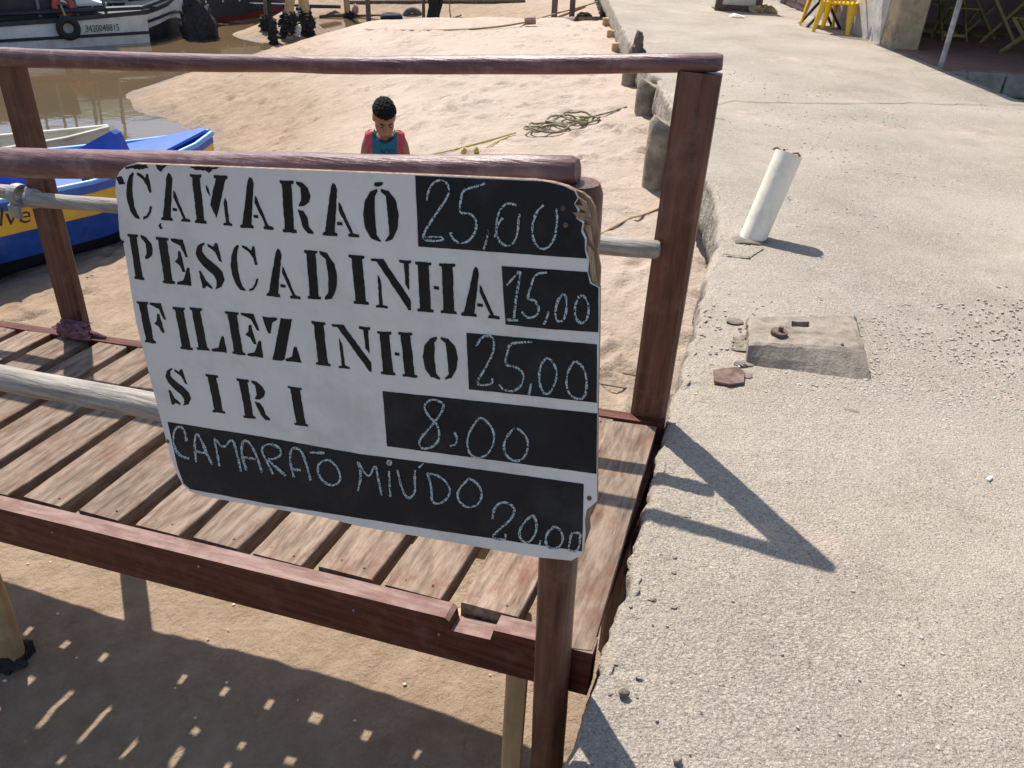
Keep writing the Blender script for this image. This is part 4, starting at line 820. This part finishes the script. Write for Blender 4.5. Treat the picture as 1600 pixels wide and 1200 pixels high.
# ------------------------------------------------------------------ far beach: mooring posts, tyres, logs
def stake(name, bx, by, lean, r, h, mt, lab, cat='post', crust=0.0, grp=None, cs=1.0):
    P = onsand(bx, by); rt_ = np.array([1.0, 0, 0])
    root = thing(name, P, lab, cat, grp); top = P+rt_*lean*h+np.array([0, 0, h])
    mb = MB(); mb.tube([P+np.array([0, 0, -.3]), P+(top-P)*.3, P+(top-P)*.65+np.array([.02, 0, 0]), top], [r*1.1, r, r*.95, r*.85], 10, wob=.15); mb.build('stake', M[mt], root, smooth=True)
    if crust:
        mb = MB()
        for q in range(9): mb.ell(P+(top-P)*(crust*q/9/h)+np.array([random.uniform(-.05, .05)*cs, random.uniform(-.05, .05), 0]), (r*random.uniform(1.1, 1.5)*cs, r*1.3*cs, .10), 14, 10, wob=.9, seed=q*1.7+bx)
        mb.build('barnacle_crust', M['crust'], root)
    return root
stake('mooring_post', 427, 69, -.01, .055, 2.4, 'crust', 'thin black post standing in the shallows beside the crusted pair', crust=.4)
stake('mooring_post', 419, 46, .0, .06, 2.2, 'drift', 'thin brown post with a dark clump just behind the black one', crust=.25, cs=1.6)
stake('mooring_post', 447, 58, .22, .11, 2.4, 'palez', 'leaning pale log with a thick black barnacle foot', crust=.55, cs=1.15)
stake('mooring_post', 481, 54, -.06, .13, 2.4, 'palez', 'upright pale log with a black barnacle foot beside white foam', crust=.6, cs=1.0)
stake('mooring_post', 545, 31, -.06, .085, 2.0, 'palez', 'orange brown post with a faded buoy tied to it', crust=.16)
stake('mooring_post', 576, 34, .0, .07, 2.0, 'drift', 'plain grey brown post between the buoy post and the flat tyre')
stake('mooring_post', 662, 33, .0, .045, 2.0, 'drift', 'slim post right against the dark tree stump')
stake('mooring_post', 941, 29, .0, .06, 1.6, 'crust', 'dark slim post by the far walkway edge')
P = onsand(677, 32); mb = MB(); mb.tube([P+np.array([0, 0, -.2]), P+np.array([.02, 0, .4]), P+np.array([-.05, 0, .9]), P+np.array([.06, 0, 1.4])], [.20, .17, .19, .12], 10, wob=.6)
mb.tube([P+np.array([.1, 0, .1]), P+np.array([.22, 0, .5]), P+np.array([.16, 0, 1.2])], [.08, .06, .05], 8, wob=.5); tag(mb.build('tree_stump', M['crust'], smooth=False), 'dark gnarled stump standing on the far sand beside the arched tyre', 'stump')
P = onsand(705, 30); mb = MB(); mb.tube([P, P+np.array([-.05, 0, .25]), P+np.array([-.02, 0, .7])], [.02, .015, .01], 6); mb.tube([P+np.array([-.05, 0, .0]), P+np.array([.3, 0, .12])], [.03, .02], 6); tag(mb.build('dry_branch', M['drift']), 'forked dry branch stuck in the sand by the dark stump', 'branch')
P = onsand(556, 24); mb = MB(); mb.ell(P+np.array([0, -.05, .16]), (.10, .10, .16), 14, 10, wob=.25); tag(mb.build('faded_buoy', M['buoy'], smooth=True), 'faded pinkish buoy hanging on the orange brown post', 'buoy')
P = onsand(611, 34); mb = MB(); mb.torus(P+np.array([0, .1, .10]), .22, .11, (1, 0, 0), (0, 1, 0), 28, 10, sqz=1.15); tag(mb.build('flat_tyre', M['rubber'], smooth=True), 'black tyre lying flat on the sand', 'tyre')
P = onsand(644, 25); mb = MB(); mb.torus(P+np.array([0, .1, -.08]), .24, .085, (1, 0, 0), (0, .2, .98), 26, 10, 0, 2*math.pi, 1.2); tag(mb.build('buried_tyre', M['greyrubber'], smooth=True), 'sandy grey tyre half buried upright like an arch', 'tyre')
P = onsand(466, 58); mb = MB()
for q in range(4): mb.ell(P+np.array([random.uniform(-.08, .08), 0, .08+.05*q]), (.09, .08, .07), 10, 7, wob=.5, seed=q)
tag(mb.build('foam_lump', M['foam']), 'white lump of foam at the foot of the barnacled logs', 'foam')
P = onsand(308, 64); mb = MB(); c = np.array([*onz(306, 62, WZ)[:2], WZ])
mb.ell(c+np.array([0, .3, .15]), (.42, .4, .62), 20, 14, wob=.5, seed=2); mb.ell(c+np.array([-.12, .3, .62]), (.20, .2, .36), 14, 10, wob=.5, seed=8); tag(mb.build('barnacled_rock', M['crust'], smooth=True), 'black barnacled rock rising from the creek beside the white boat', 'rock')
def log(pts, r, mt, lab, name='driftwood_log', cat='log', grp=None):
    P = [onsand(*p)+np.array([0, 0, r*.6]) for p in pts]; mb = MB(); mb.tube(P, r, 9, wob=.35); return tag(mb.build(name, M[mt], smooth=True), lab, cat, grp)
log([(690, 33), (760, 33.5), (830, 33), (900, 33), (952, 32)], .05, 'drift', 'long thin grey log lying across the sand up to the walkway')
log([(500, 29), (522, 27), (541, 26)], .06, 'drift', 'short brown log beside the orange brown post')
log([(550, 25), (590, 24.5), (600, 24.5)], .025, 'drift', 'thin pole lying behind the flat tyre')
log([(545, 5), (600, 4), (680, 3.5), (820, 3)], .05, 'drift', 'farthest long log lying across the top of the beach')
a_ = ptd(-1.5, -1.3, .45); e_ = onsand(528, 17)+np.array([0, 0, .12])
mb = MB(); t, u, w = basis(e_-a_); mb.box((a_+e_)/2, np.linalg.norm(e_-a_), .28, .09, t, u, w, .01); tag(mb.build('gangplank', M['boatdark']), 'dark heavy plank running from the dark boat to the sand', 'plank')
# rough trestle near the far walkway
P = onsand(876, 32); tr = thing('timber_trestle', P, 'rough grey timber trestle standing on the far sand', 'trestle')
for q in ((-.18, 0), (.26, .06)):
    mb = MB(); b0 = P+np.array([q[0], q[1], -.1]); mb.box(b0+np.array([.01, 0, .42]), .14, .12, 1.05, ch=.012, jit=.008); mb.build('leg', M['drift'], tr)
mb = MB(); mb.box(P+np.array([.03, .03, .66]), .75, .14, .14, ch=.012, jit=.008); mb.build('cross_bar', M['drift'], tr)
P = onsand(912, 28); mb = MB(); mb.ell(P+np.array([0, 0, .04]), (.20, .12, .09), 14, 8, wob=.6); tag(mb.build('beach_rock', M['crust']), 'low dark rock on the sand behind the bamboo pole', 'rock')
a_ = onsand(858, 34)+np.array([0, 0, .03]); d_ = ray(915, 10); e_ = CAM+d_*((a_[1]+.15)/d_[1]); f_ = CAM+ray(942, 0)*((a_[1]+.2)/ray(942, 0)[1])
mb = MB(); mb.tube([a_, (a_+e_)/2, e_], [.04, .035, .03], 8); tag(mb.build('bamboo_pole', M['palez'], smooth=True), 'tan bamboo pole propped up from the sand to the walkway', 'pole')
rp_ = [onsand(572, 48)+np.array([0, 0, .01]), onsand(700, 49)+np.array([0, 0, .01]), onsand(780, 45)+np.array([0, 0, .03])]+[onsand(828, 41)+np.array([0, 0, .08]), a_+np.array([-.05, -.1, .12]), e_+np.array([0, -.05, .02]), f_]
mb = MB(); mb.tube(smooth_line(rp_, 2), .017, 6); fr = tag(mb.build('float_rope', M['rope'], smooth=True), 'long tan rope with a float running up to the walkway', 'rope')
c = rp_[3]; mb = MB(); mb.tube([c+np.array([-.10, 0, 0]), c+np.array([.10, 0, .02])], [.065, .065], 10); mb.build('net_float', M['floatred'], fr)
# ropes nearer the gangway
mb = MB(); rr = np.random.RandomState(3)
for q in range(6):
    c = onsand(838+q*14+rr.uniform(-6, 6), 206-q*3.2+rr.uniform(-4, 4)); r0 = rr.uniform(.08, .19); an = rr.uniform(-.4, .4); pts = []
    for j in range(13):
        t_ = 2*math.pi*j/12*rr.uniform(.97, 1.03); x_, y_ = r0*1.2*math.cos(t_), r0*.95*math.sin(t_); pts.append(c+np.array([x_*math.cos(an)-y_*math.sin(an), x_*math.sin(an)+y_*math.cos(an), .015+.06*rr.rand()]))
    mb.tube(smooth_line(pts, 1), .011, 6)
mb.tube(smooth_line([onsand(905, 190)+np.array([0, 0, .05]), onsand(918, 188)+np.array([0, 0, .03]), onsand(945, 180)+np.array([0, 0, .015]), onsand(979, 169)+np.array([0, 0, .012])], 2), .011, 6)
tag(mb.build('coiled_rope', M['ropegreen'], smooth=True), 'loose heap of greenish rope on the sand', 'rope')
def rope(pts, r, mt, lab, lift=.01): 
    mb = MB(); mb.tube(smooth_line([onsand(*p)+np.array([0, 0, lift]) for p in pts], 2), r, 6); return tag(mb.build('rope', M[mt], smooth=True), lab, 'rope')
rope([(640, 250), (700, 238), (760, 222), (806, 209)], .008, 'ropeyellow', 'thin tan line lying on the sand behind the boy')
rope([(745, 241), (770, 226), (796, 214)], .006, 'ropeyellow', 'short thin line joining the tan one at the yellow floats')
for x, y in ((725, 242), (743, 241)):
    P = onsand(x, y); mb = MB(); mb.ell(P+np.array([0, 0, .03]), (.028, .025, .04), 9, 7, wob=.6, seed=x); tag(mb.build('yellow_float', M['ropeyellow']), 'small yellow float on the longer of the two tan lines' if x < 730 else 'small yellow float where the shorter thin line begins', 'float', 'yellow floats on the line')
rope([(930, 372), (955, 358), (970, 350), (985, 342), (1005, 338), (1040, 322)], .009, 'rope', 'knotted tan rope stretched over the sand behind the far mid rail')
rope([(925, 576), (960, 583), (1000, 590), (1045, 600)], .007, 'drift', 'thin dark line on the sand behind the foot of the far post')
rope([(925, 600), (960, 606), (1000, 612)], .006, 'drift', 'second thin dark line just below the other near the far post')
c = onz(1046, 604, -.02); mb = MB(); mb.tube(smooth_line([c, c+np.array([.0, -.03, -.05]), c+np.array([-.03, -.06, -.11]), c+np.array([-.01, -.08, -.17]), c+np.array([.03, -.08, -.16])], 2), .005, 6); tag(mb.build('iron_hook', M['rust'], smooth=True), 'bent black iron hook hanging at the walkway edge beside the post', 'hook')
# seaweed bits and shells on the shaded sand
mb = MB(); rr = np.random.RandomState(9)
for q in range(45):
    x, y = rr.uniform(-2.6, .2), rr.uniform(1.2, 3.4); z = float(sandz(x, y)[0]); r0 = rr.uniform(.003, .007); mb.ell((x, y, z+.004+noise.noise(Vector((x*1.7, y*1.7, 0)))*.022), (r0*1.5, r0, r0*.7), 6, 4, wob=.5, seed=q)
tag(mb.build('shell_bits', M['cream']), 'small shells and grit scattered on the sand under the gangway', 'shells', kind='stuff')
# ------------------------------------------------------------------ house, porch and chairs
hs_ = thing('house', (5.6, 15, 0), 'weathered house with peeling plaster wall and brown shutter beside the walkway', 'house')
def wall(x0, x1, y0, y1, z0, z1, mt, name, parent, n=.006):
    mb = MB(); mb.box(((x0+x1)/2, (y0+y1)/2, (z0+z1)/2), x1-x0, y1-y0, z1-z0, ch=.01); return mb.build(name, M[mt], parent)
wall(5.04, 5.34, 12.78, 16.62, -.5, 3.2, 'plaster', 'wall', hs_)
wall(5.04, 5.34, 18.35, 30, -.5, 3.2, 'plaster', 'wall', hs_)
wall(5.04, 5.34, 16.62, 18.35, 2.2, 3.2, 'plaster', 'wall', hs_)
sh_ = wall(5.12, 5.18, 16.62, 18.35, -.02, 2.2, 'door_and_shade', 'shutter', hs_)
for y0, y1 in ((16.70, 17.44), (17.53, 18.27)):
    for z0, z1 in ((.10, .95), (1.05, 2.1)): wall(5.100, 5.125, y0, y1, z0, z1, 'door_and_shade', 'shutter_panel', sh_)
wall(5.345, 10.5, 16.0, 16.25, -.5, 3.2, 'door_and_shade', 'back_wall', hs_)  # dark wall colour stands in for the deep shade of the porch
wall(10.3, 10.5, 10.9, 15.99, -.5, 3.2, 'door_and_shade', 'side_wall', hs_)  # same dark colour, shade put into the wall
mb = MB(); V = []; 
mb.box((5.25, 12.60, 1.3), .42, .33, 3.4, ch=.02, jit=.01); tag(mb.build('corner_pillar', M['ochre'], hs_), 'ochre corner pillar with flaking dark patches')
wall(5.0, 10.6, 9.9, 16.5, 3.2, 3.32, 'roof', 'roof_slab', hs_)
wall(5.0, 10.6, 16.5, 30, 3.2, 3.32, 'roof', 'roof_slab', hs_)
mb = MB(); mb.prism([(4.28, 10.2, 2.22), (4.28, 14.15, 2.22), (5.75, 14.15, 3.16), (5.75, 10.2, 3.16)], (0, 0, .03)); mb.build('awning', M['roof'], hs_)
pf = wall(5.09, 10.4, 10.85, 16.0, -.6, -.012, 'tile', 'porch_floor', hs_)
mb = MB(); k0 = 0
rr = np.random.RandomState(5); x = 5.095
while x < 10:
    w_ = rr.uniform(.28, .5)
    for z0, z1 in ((-.58, -.31), (-.30, -.03)):
        mb = MB(); mb.box((x+w_/2, 10.83+rr.uniform(-.012, .012), (z0+z1)/2), w_-.012, .10, z1-z0, ch=.018, jit=.008); mb.build('stone', M['stone'], hs_)
    x += w_
pole_b = onz(1459, 106); mb = MB(); mb.tube([(5.16, 10.98, -.02), (5.16, 10.98, 2.68)], .032, 14); tag(mb.build('awning_pole', M['metal'], smooth=True), 'slim grey metal pole holding the awning at the porch corner', 'pole')
mb = MB(); B0 = onz(1117, 16); mb.box((B0[0]+.42, B0[1]+.3, .45), .80, .55, .9, ch=.03); rb = thing('rusty_chest', (B0[0]+.42, B0[1]+.3, 0), 'old white metal chest with rusted corners on the walkway', 'chest')
mb.build('chest_body', M['cream'], rb)
for sx in (-1, 1):
    mb = MB(); mb.box((B0[0]+.42+sx*.36, B0[1]+.03, .45), .12, .06, .93, ch=.01); mb.build('corner_strip', M['rust'], rb)
mb = MB(); mb.box((B0[0]+.42, B0[1]+.015, .05), .86, .05, .10, ch=.008); mb.build('base_strip', M['rust'], rb)
P = onz(1201, 21); mb = MB()
for q in range(9): mb.ell(P+np.array([random.uniform(-.25, .12), random.uniform(-.1, .2), .03]), (random.uniform(.05, .13), .08, random.uniform(.04, .10)), 9, 6, wob=.9, seed=q)
tag(mb.build('dry_weeds', M['rope']), 'tuft of dry brown weeds at the foot of the wall', 'weeds')
def make_chair():
    c = thing('plastic_chair', (0, 0, 0), 'x', 'chair', 'yellow plastic chairs by the house wall'); m_ = M['chair']
    for sx in (-1, 1):
        for sy in (-1, 1):
            mb = MB(); t_ = np.array([sx*.21, sy*.19, .42]); b_ = np.array([sx*.26, sy*.26, 0]); mb.tube([b_, (b_+t_)/2, t_], [.030, .042, .055], 8, .6); mb.build('leg', m_, c, smooth=True)
    mb = MB(); K = 8; V = []
    for zt in (0, -.022):
        for j in range(K+1):
            for i in range(K+1):
                u_, v_ = i/K*2-1, j/K*2-1; V.append((u_*.235*(1-.06*v_*v_), v_*.23, .43+zt-.02*(1-u_*u_)*(1-v_*v_)))
    n_ = (K+1)**2; fq = []
    for j in range(K):
        for i in range(K):
            q = j*(K+1)+i; fq += [(q, q+1, q+K+2, q+K+1), (n_+q, n_+q+K+1, n_+q+K+2, n_+q+1)]
    pr = [i for i in range(K+1)]+[(j+1)*(K+1)+K for j in range(K)]+[K*(K+1)+K-1-i for i in range(K)]+[(K-1-j)*(K+1) for j in range(K-1)]
    for q in range(len(pr)): a_, b_ = pr[q], pr[(q+1) % len(pr)]; fq.append((a_, b_, n_+b_, n_+a_))
    mb.add(V, fq); mb.build('seat', m_, c, smooth=True)
    bk = lambda u_, z: (u_, .20+.10*(z-.43)/.40+.05*(1-(u_/.24)**2)*.6, z)
    for q in range(7):
        u_ = -.18+q*.06; mb = MB(); mb.tube([bk(u_, .42), bk(u_, .6), bk(u_*1.02, .80)], [.016, .017, .017], 6, .45); mb.build('back_slat', m_, c, smooth=True)
    mb = MB(); mb.tube([bk(u_, .81+.03*(1-(u_/.24)**2)) for u_ in np.linspace(-.24, .24, 9)], .022, 8); mb.build('back_rail', m_, c, smooth=True)
    for sx in (-1, 1):
        mb = MB(); mb.tube([(sx*.235, .24, .80), (sx*.25, .22, .55), (sx*.24, .2, .42)], .02, 7); mb.build('back_post', m_, c, smooth=True)
        mb = MB(); mb.tube([(sx*.245, .23, .64), (sx*.28, .02, .645), (sx*.275, -.18, .63), (sx*.25, -.22, .56), (sx*.22, -.20, .42)], [.02, .024, .024, .022, .02], 7, .7); mb.build('armrest', m_, c, smooth=True)
    return c
ch1 = make_chair(); ch2 = copy_tree(ch1)
for c, (x, y, rz, sc, lab) in zip((ch1, ch2), ((4.76, 13.95, 148, 1.0, 'yellow plastic armchair with its slatted back turned to the walkway, nearest the pillar'), (4.74, 14.78, 70, 1.0, 'yellow plastic armchair on the far side of the small dark table'))):
    c.location = (x, y, 0); c.rotation_euler = (0, 0, math.radians(rz)); c['label'] = lab
tb = thing('folding_table', (4.72, 14.6, 0), 'small dark table with crossed legs between the yellow chairs', 'table')
for sx in (-1, 1):
    for sy in (-1, 1): mb = MB(); mb.box((4.72+sy*.24, 14.6, .35), .035, .05, .88, (math.cos(.65), 0, -sx*math.sin(.65)), (0, 1, 0), (sx*math.sin(.65), 0, math.cos(.65))); mb.v = [(v[0], v[1]+sy*.22-.0, v[2]) for v in mb.v]; mb.v = [(v[0]-sy*.24, v[1]+.012*sx, v[2]) for v in mb.v]; mb.build('leg', M['black'], tb)
mb = MB(); mb.box((4.72, 14.6, .715), .58, .58, .03, ch=.006); mb.build('table_top', M['black'], tb)
def folding(name, cx, cy, rz, z, w, lab, cat, h=.72, seat=False):
    r0 = thing(name, (0, 0, 0), lab, cat); sn = math.atan2(w*.9, h)
    for sx in (-1, 1):
        for sy in (-1, 1):
            mb = MB(); L_ = math.hypot(w*.9, h)*(1.25 if seat and sx > 0 else 1); mb.box((0, sy*w*.42+.022*sx, h/2*(1.25 if seat and sx > 0 else 1)), .045, .025, L_, (math.cos(sn), 0, -sx*math.sin(sn)), (0, 1, 0), (sx*math.sin(sn), 0, math.cos(sn)), .003); mb.build('leg', M['folding'], r0)
    for q in range(5): mb = MB(); mb.box((-w*.42+q*w*.21, 0, h+.012), w*.17, w*1.02, .02, ch=.003); mb.build('slat', M['folding'], r0)
    for sx in (-1, 1): mb = MB(); mb.box((sx*w*.40, 0, .08), .03, w*.84, .04, ch=.003); mb.build('stretcher', M['folding'], r0)
    r0.location = (cx, cy, z); r0.rotation_euler = (0, 0, math.radians(rz)); return r0
def porch(px_, py_): return onz(px_, py_, -.012)
for i, (bx, by, rz, w, h, seat, lab) in enumerate(((1482, 62, 90, .44, .45, True, 'slatted folding chair seen end on deep in the porch behind the pole'), (1542, 64, 8, .62, .62, False, 'greenish folding table with crossed legs in the middle of the porch'), (1597, 84, -38, .46, .45, True, 'greenish folding chair tilted nearest the porch edge'), (1442, 55, 60, .42, .45, True, 'dark folding chair just behind the ochre pillar'))):
    P = porch(bx, by); folding('folding_chair' if seat else 'folding_table', P[0], P[1], rz, -.010, w, lab, 'chair' if seat else 'table', h, seat)

# ------------------------------------------------------------------ the boy on the sand
bx, by = -.845, 5.02; bz = float(sandz(bx, by)[0])-.005
boy = thing('person', (0, 0, 0), 'small child in a teal vest with coral shoulders looking down on sand', 'person')
HT = math.radians(34); ca, sa = math.cos(HT), math.sin(HT); HR = np.array([[1, 0, 0], [0, ca, -sa], [0, sa, ca]])   # head bowed forward (towards -y)
ry = math.radians(10); HR = np.array([[math.cos(ry), -math.sin(ry), 0], [math.sin(ry), math.cos(ry), 0], [0, 0, 1]])@HR
HC = np.array([.005, -.060, 1.166])
mb = MB(); T_ = lambda pts, r, sq=1.0, up=None: mb.tube(pts, r, 16, sq, up)
T_([(0, .01, .60), (0, .0, .68), (0, -.005, .78), (0, 0, .88), (0, .01, .97), (0, .015, 1.03), (0, .012, 1.07)], [.085, .115, .108, .118, .13, .115, .06], .66, (1, 0, 0))
T_([(0, .012, 1.03), (0, -.005, 1.09), (0, -.03, 1.15)], [.05, .042, .042])
for s_ in (-1, 1):
    T_([(s_*.07, .012, 1.045), (s_*.12, .012, 1.03), (s_*.145, .012, .99), (s_*.18, .02, .88), (s_*.195, .02, .81), (s_*.208, -.01, .70), (s_*.215, -.03, .62)], [.045, .045, .04, .033, .030, .027, .021])
    mb.ell((s_*.217, -.04, .575), (.018, .032, .042), 12, 8)
    for q, (dy, ln) in enumerate(((-.022, .055), (-.007, .064), (.008, .060), (.022, .048))):
        c = np.array([s_*.218, -.04+dy, .545]); T_([c, c+np.array([s_*.002, -.002, -ln*.55]), c+np.array([-s_*.010, -.006, -ln])], [.0085, .008, .0065])
    c = np.array([s_*.212, -.066, .585]); T_([c, c+np.array([-s_*.006, -.016, -.022]), c+np.array([-s_*.012, -.018, -.045])], [.0095, .009, .007])
    T_([(s_*.06, .01, .66), (s_*.072, .005, .58), (s_*.078, -.005, .44), (s_*.078, -.01, .35), (s_*.08, .015, .24), (s_*.082, .02, .10), (s_*.084, .02, .05)], [.075, .074, .06, .048, .045, .034, .032])
    T_([(s_*.084, .045, .032), (s_*.088, -.02, .03), (s_*.095, -.09, .02), (s_*.097, -.12, .018)], [.030, .032, .028, .016], 1.3, (0, 0, 1))
HS = 1.1
def hd(p): return HC+HR@(np.array(p, float)*HS)
mb.ell(hd((0, .012, .014)), (.090, .094, .072), 20, 14, HR); mb.ell(hd((0, -.012, -.036)), (.074, .075, .070), 18, 12, HR); mb.ell(hd((0, -.045, -.082)), (.026, .024, .022), 12, 8, HR)
mb.tube([hd((0, -.078, .008)), hd((0, -.090, -.022)), hd((0, -.082, -.032))], [.008, .013, .010], 8)
for s_ in (-1, 1): mb.ell(hd((s_*.076, .012, -.012)), (.008, .018, .027), 10, 8, HR); mb.ell(hd((s_*.034, -.060, -.026)), (.02, .016, .018), 10, 8, HR)
mb.ell(hd((0, -.077, -.053)), (.019, .008, .008), 10, 6, HR)
tmp = mb.build('body', M['skin'], boy, smooth=True, origin=(0, 0, 0))
rm = tmp.modifiers.new('r', 'REMESH'); rm.mode = 'VOXEL'; rm.voxel_size = .0055
sm = tmp.modifiers.new('s', 'SMOOTH'); sm.factor = .5; sm.iterations = 4
dg = bpy.context.evaluated_depsgraph_get(); dg.update(); bme = bpy.data.meshes.new_from_object(tmp.evaluated_get(dg))
tmp.modifiers.clear(); tmp.data = bme; bme.name = 'body'; bme.polygons.foreach_set('use_smooth', [True]*len(bme.polygons))
if not bme.materials: bme.materials.append(M['skin'])
nv = len(bme.vertices); co = np.empty(nv*3); bme.vertices.foreach_get('co', co); co = co.reshape(-1, 3); no = np.empty(nv*3); bme.vertices.foreach_get('normal', no); no = no.reshape(-1, 3)
faces = [tuple(p.vertices) for p in bme.polygons]; fcn = np.array([co[list(f_)].mean(0) for f_ in faces])
def cloth(name, sel, mt, off, jit=0.0):
    ids = [faces[i] for i in np.nonzero(sel)[0]]; used = sorted({v for f_ in ids for v in f_}); mp_ = {v: i for i, v in enumerate(used)}
    P = co[used]+no[used]*off
    if jit: P = P+no[used]*np.array([[noise.noise(Vector(co[v]*150))*jit] for v in used])
    m_ = MB(); m_.add(P, [tuple(mp_[v] for v in f_) for f_ in ids]); return m_.build(name, M[mt], boy, smooth=True, origin=(0, 0, 0))
x_, y_, z_ = fcn.T; ax2 = abs(x_)
arm = (ax2 > .128+(1.0-z_)*.10) & (z_ > .5) & (z_ < 1.0)
tor = (z_ > .585) & (z_ < 1.072) & ~arm & (ax2 < .150)
scoop = (y_ < .01) & (z_ > 1.038+4*ax2*ax2) & (ax2 < .062)
head_zone = (z_ > 1.055) & (ax2 < .055)
tor &= ~scoop & ~head_zone
side = (ax2 > .106+.035*np.clip((.85-z_)/.25, -.3, 1))
trim = tor & ~side & (y_ < .02) & (z_ > 1.022+4*ax2*ax2) & (ax2 < .072)
cloth('vest', tor & ~side & ~trim, 'teal', .006); cloth('neck_trim', trim, 'navy', .007); cloth('coral_panel', tor & side, 'pink', .0062)
cloth('shorts', (z_ > .36) & (z_ < .63) & (ax2 < .165) & ~((ax2 > .15) & (z_ > .5)), 'navy', .010)
hl = (fcn-HC)@HR/HS
hair = (z_ > 1.1) & (((hl[:, 2] > .042-.20*np.clip(hl[:, 1]+.055, 0, 1)) & (hl[:, 1] > -.2)) | ((hl[:, 1] > .03) & (hl[:, 2] > -.055))) & ~((abs(hl[:, 0]) > .073) & (hl[:, 2] < .02))
cloth('hair', hair, 'hair', .005, .008)
for s_ in (-1, 1):
    mb = MB(); mb.ell(hd((s_*.029, -.0745, .004)), (.011, .004, .0035), 10, 6, HR); mb.build('eye', M['black'], boy, origin=(0, 0, 0))
    mb = MB(); mb.tube([hd((s_*.014, -.080, .020)), hd((s_*.03, -.0785, .026)), hd((s_*.047, -.069, .020))], [.003, .004, .002], 6); mb.build('eyebrow', M['hair'], boy, origin=(0, 0, 0))
mb = MB(); mb.tube([hd((-.02, -.081, -.054)), hd((0, -.086, -.054)), hd((.02, -.081, -.054))], [.002, .003, .002], 6); mb.build('mouth', M['rust'], boy, origin=(0, 0, 0))
fr_ = [i for i in range(len(co)) if abs(co[i][0]-.02) < .05 and .92 < co[i][2] < .98 and co[i][1] < -.02]; ymin = min(co[i][1] for i in fr_)
tx = text_mesh('BOSS', .050, (-.035, ymin-.0105, .962), (1, 0, 0), (0, 0, 1), 'navy', 'shirt_lettering', boy)
boy.scale = (.77, .92, 1.08); boy.location = (bx, by, bz); boy.rotation_euler = (0, 0, math.radians(8));
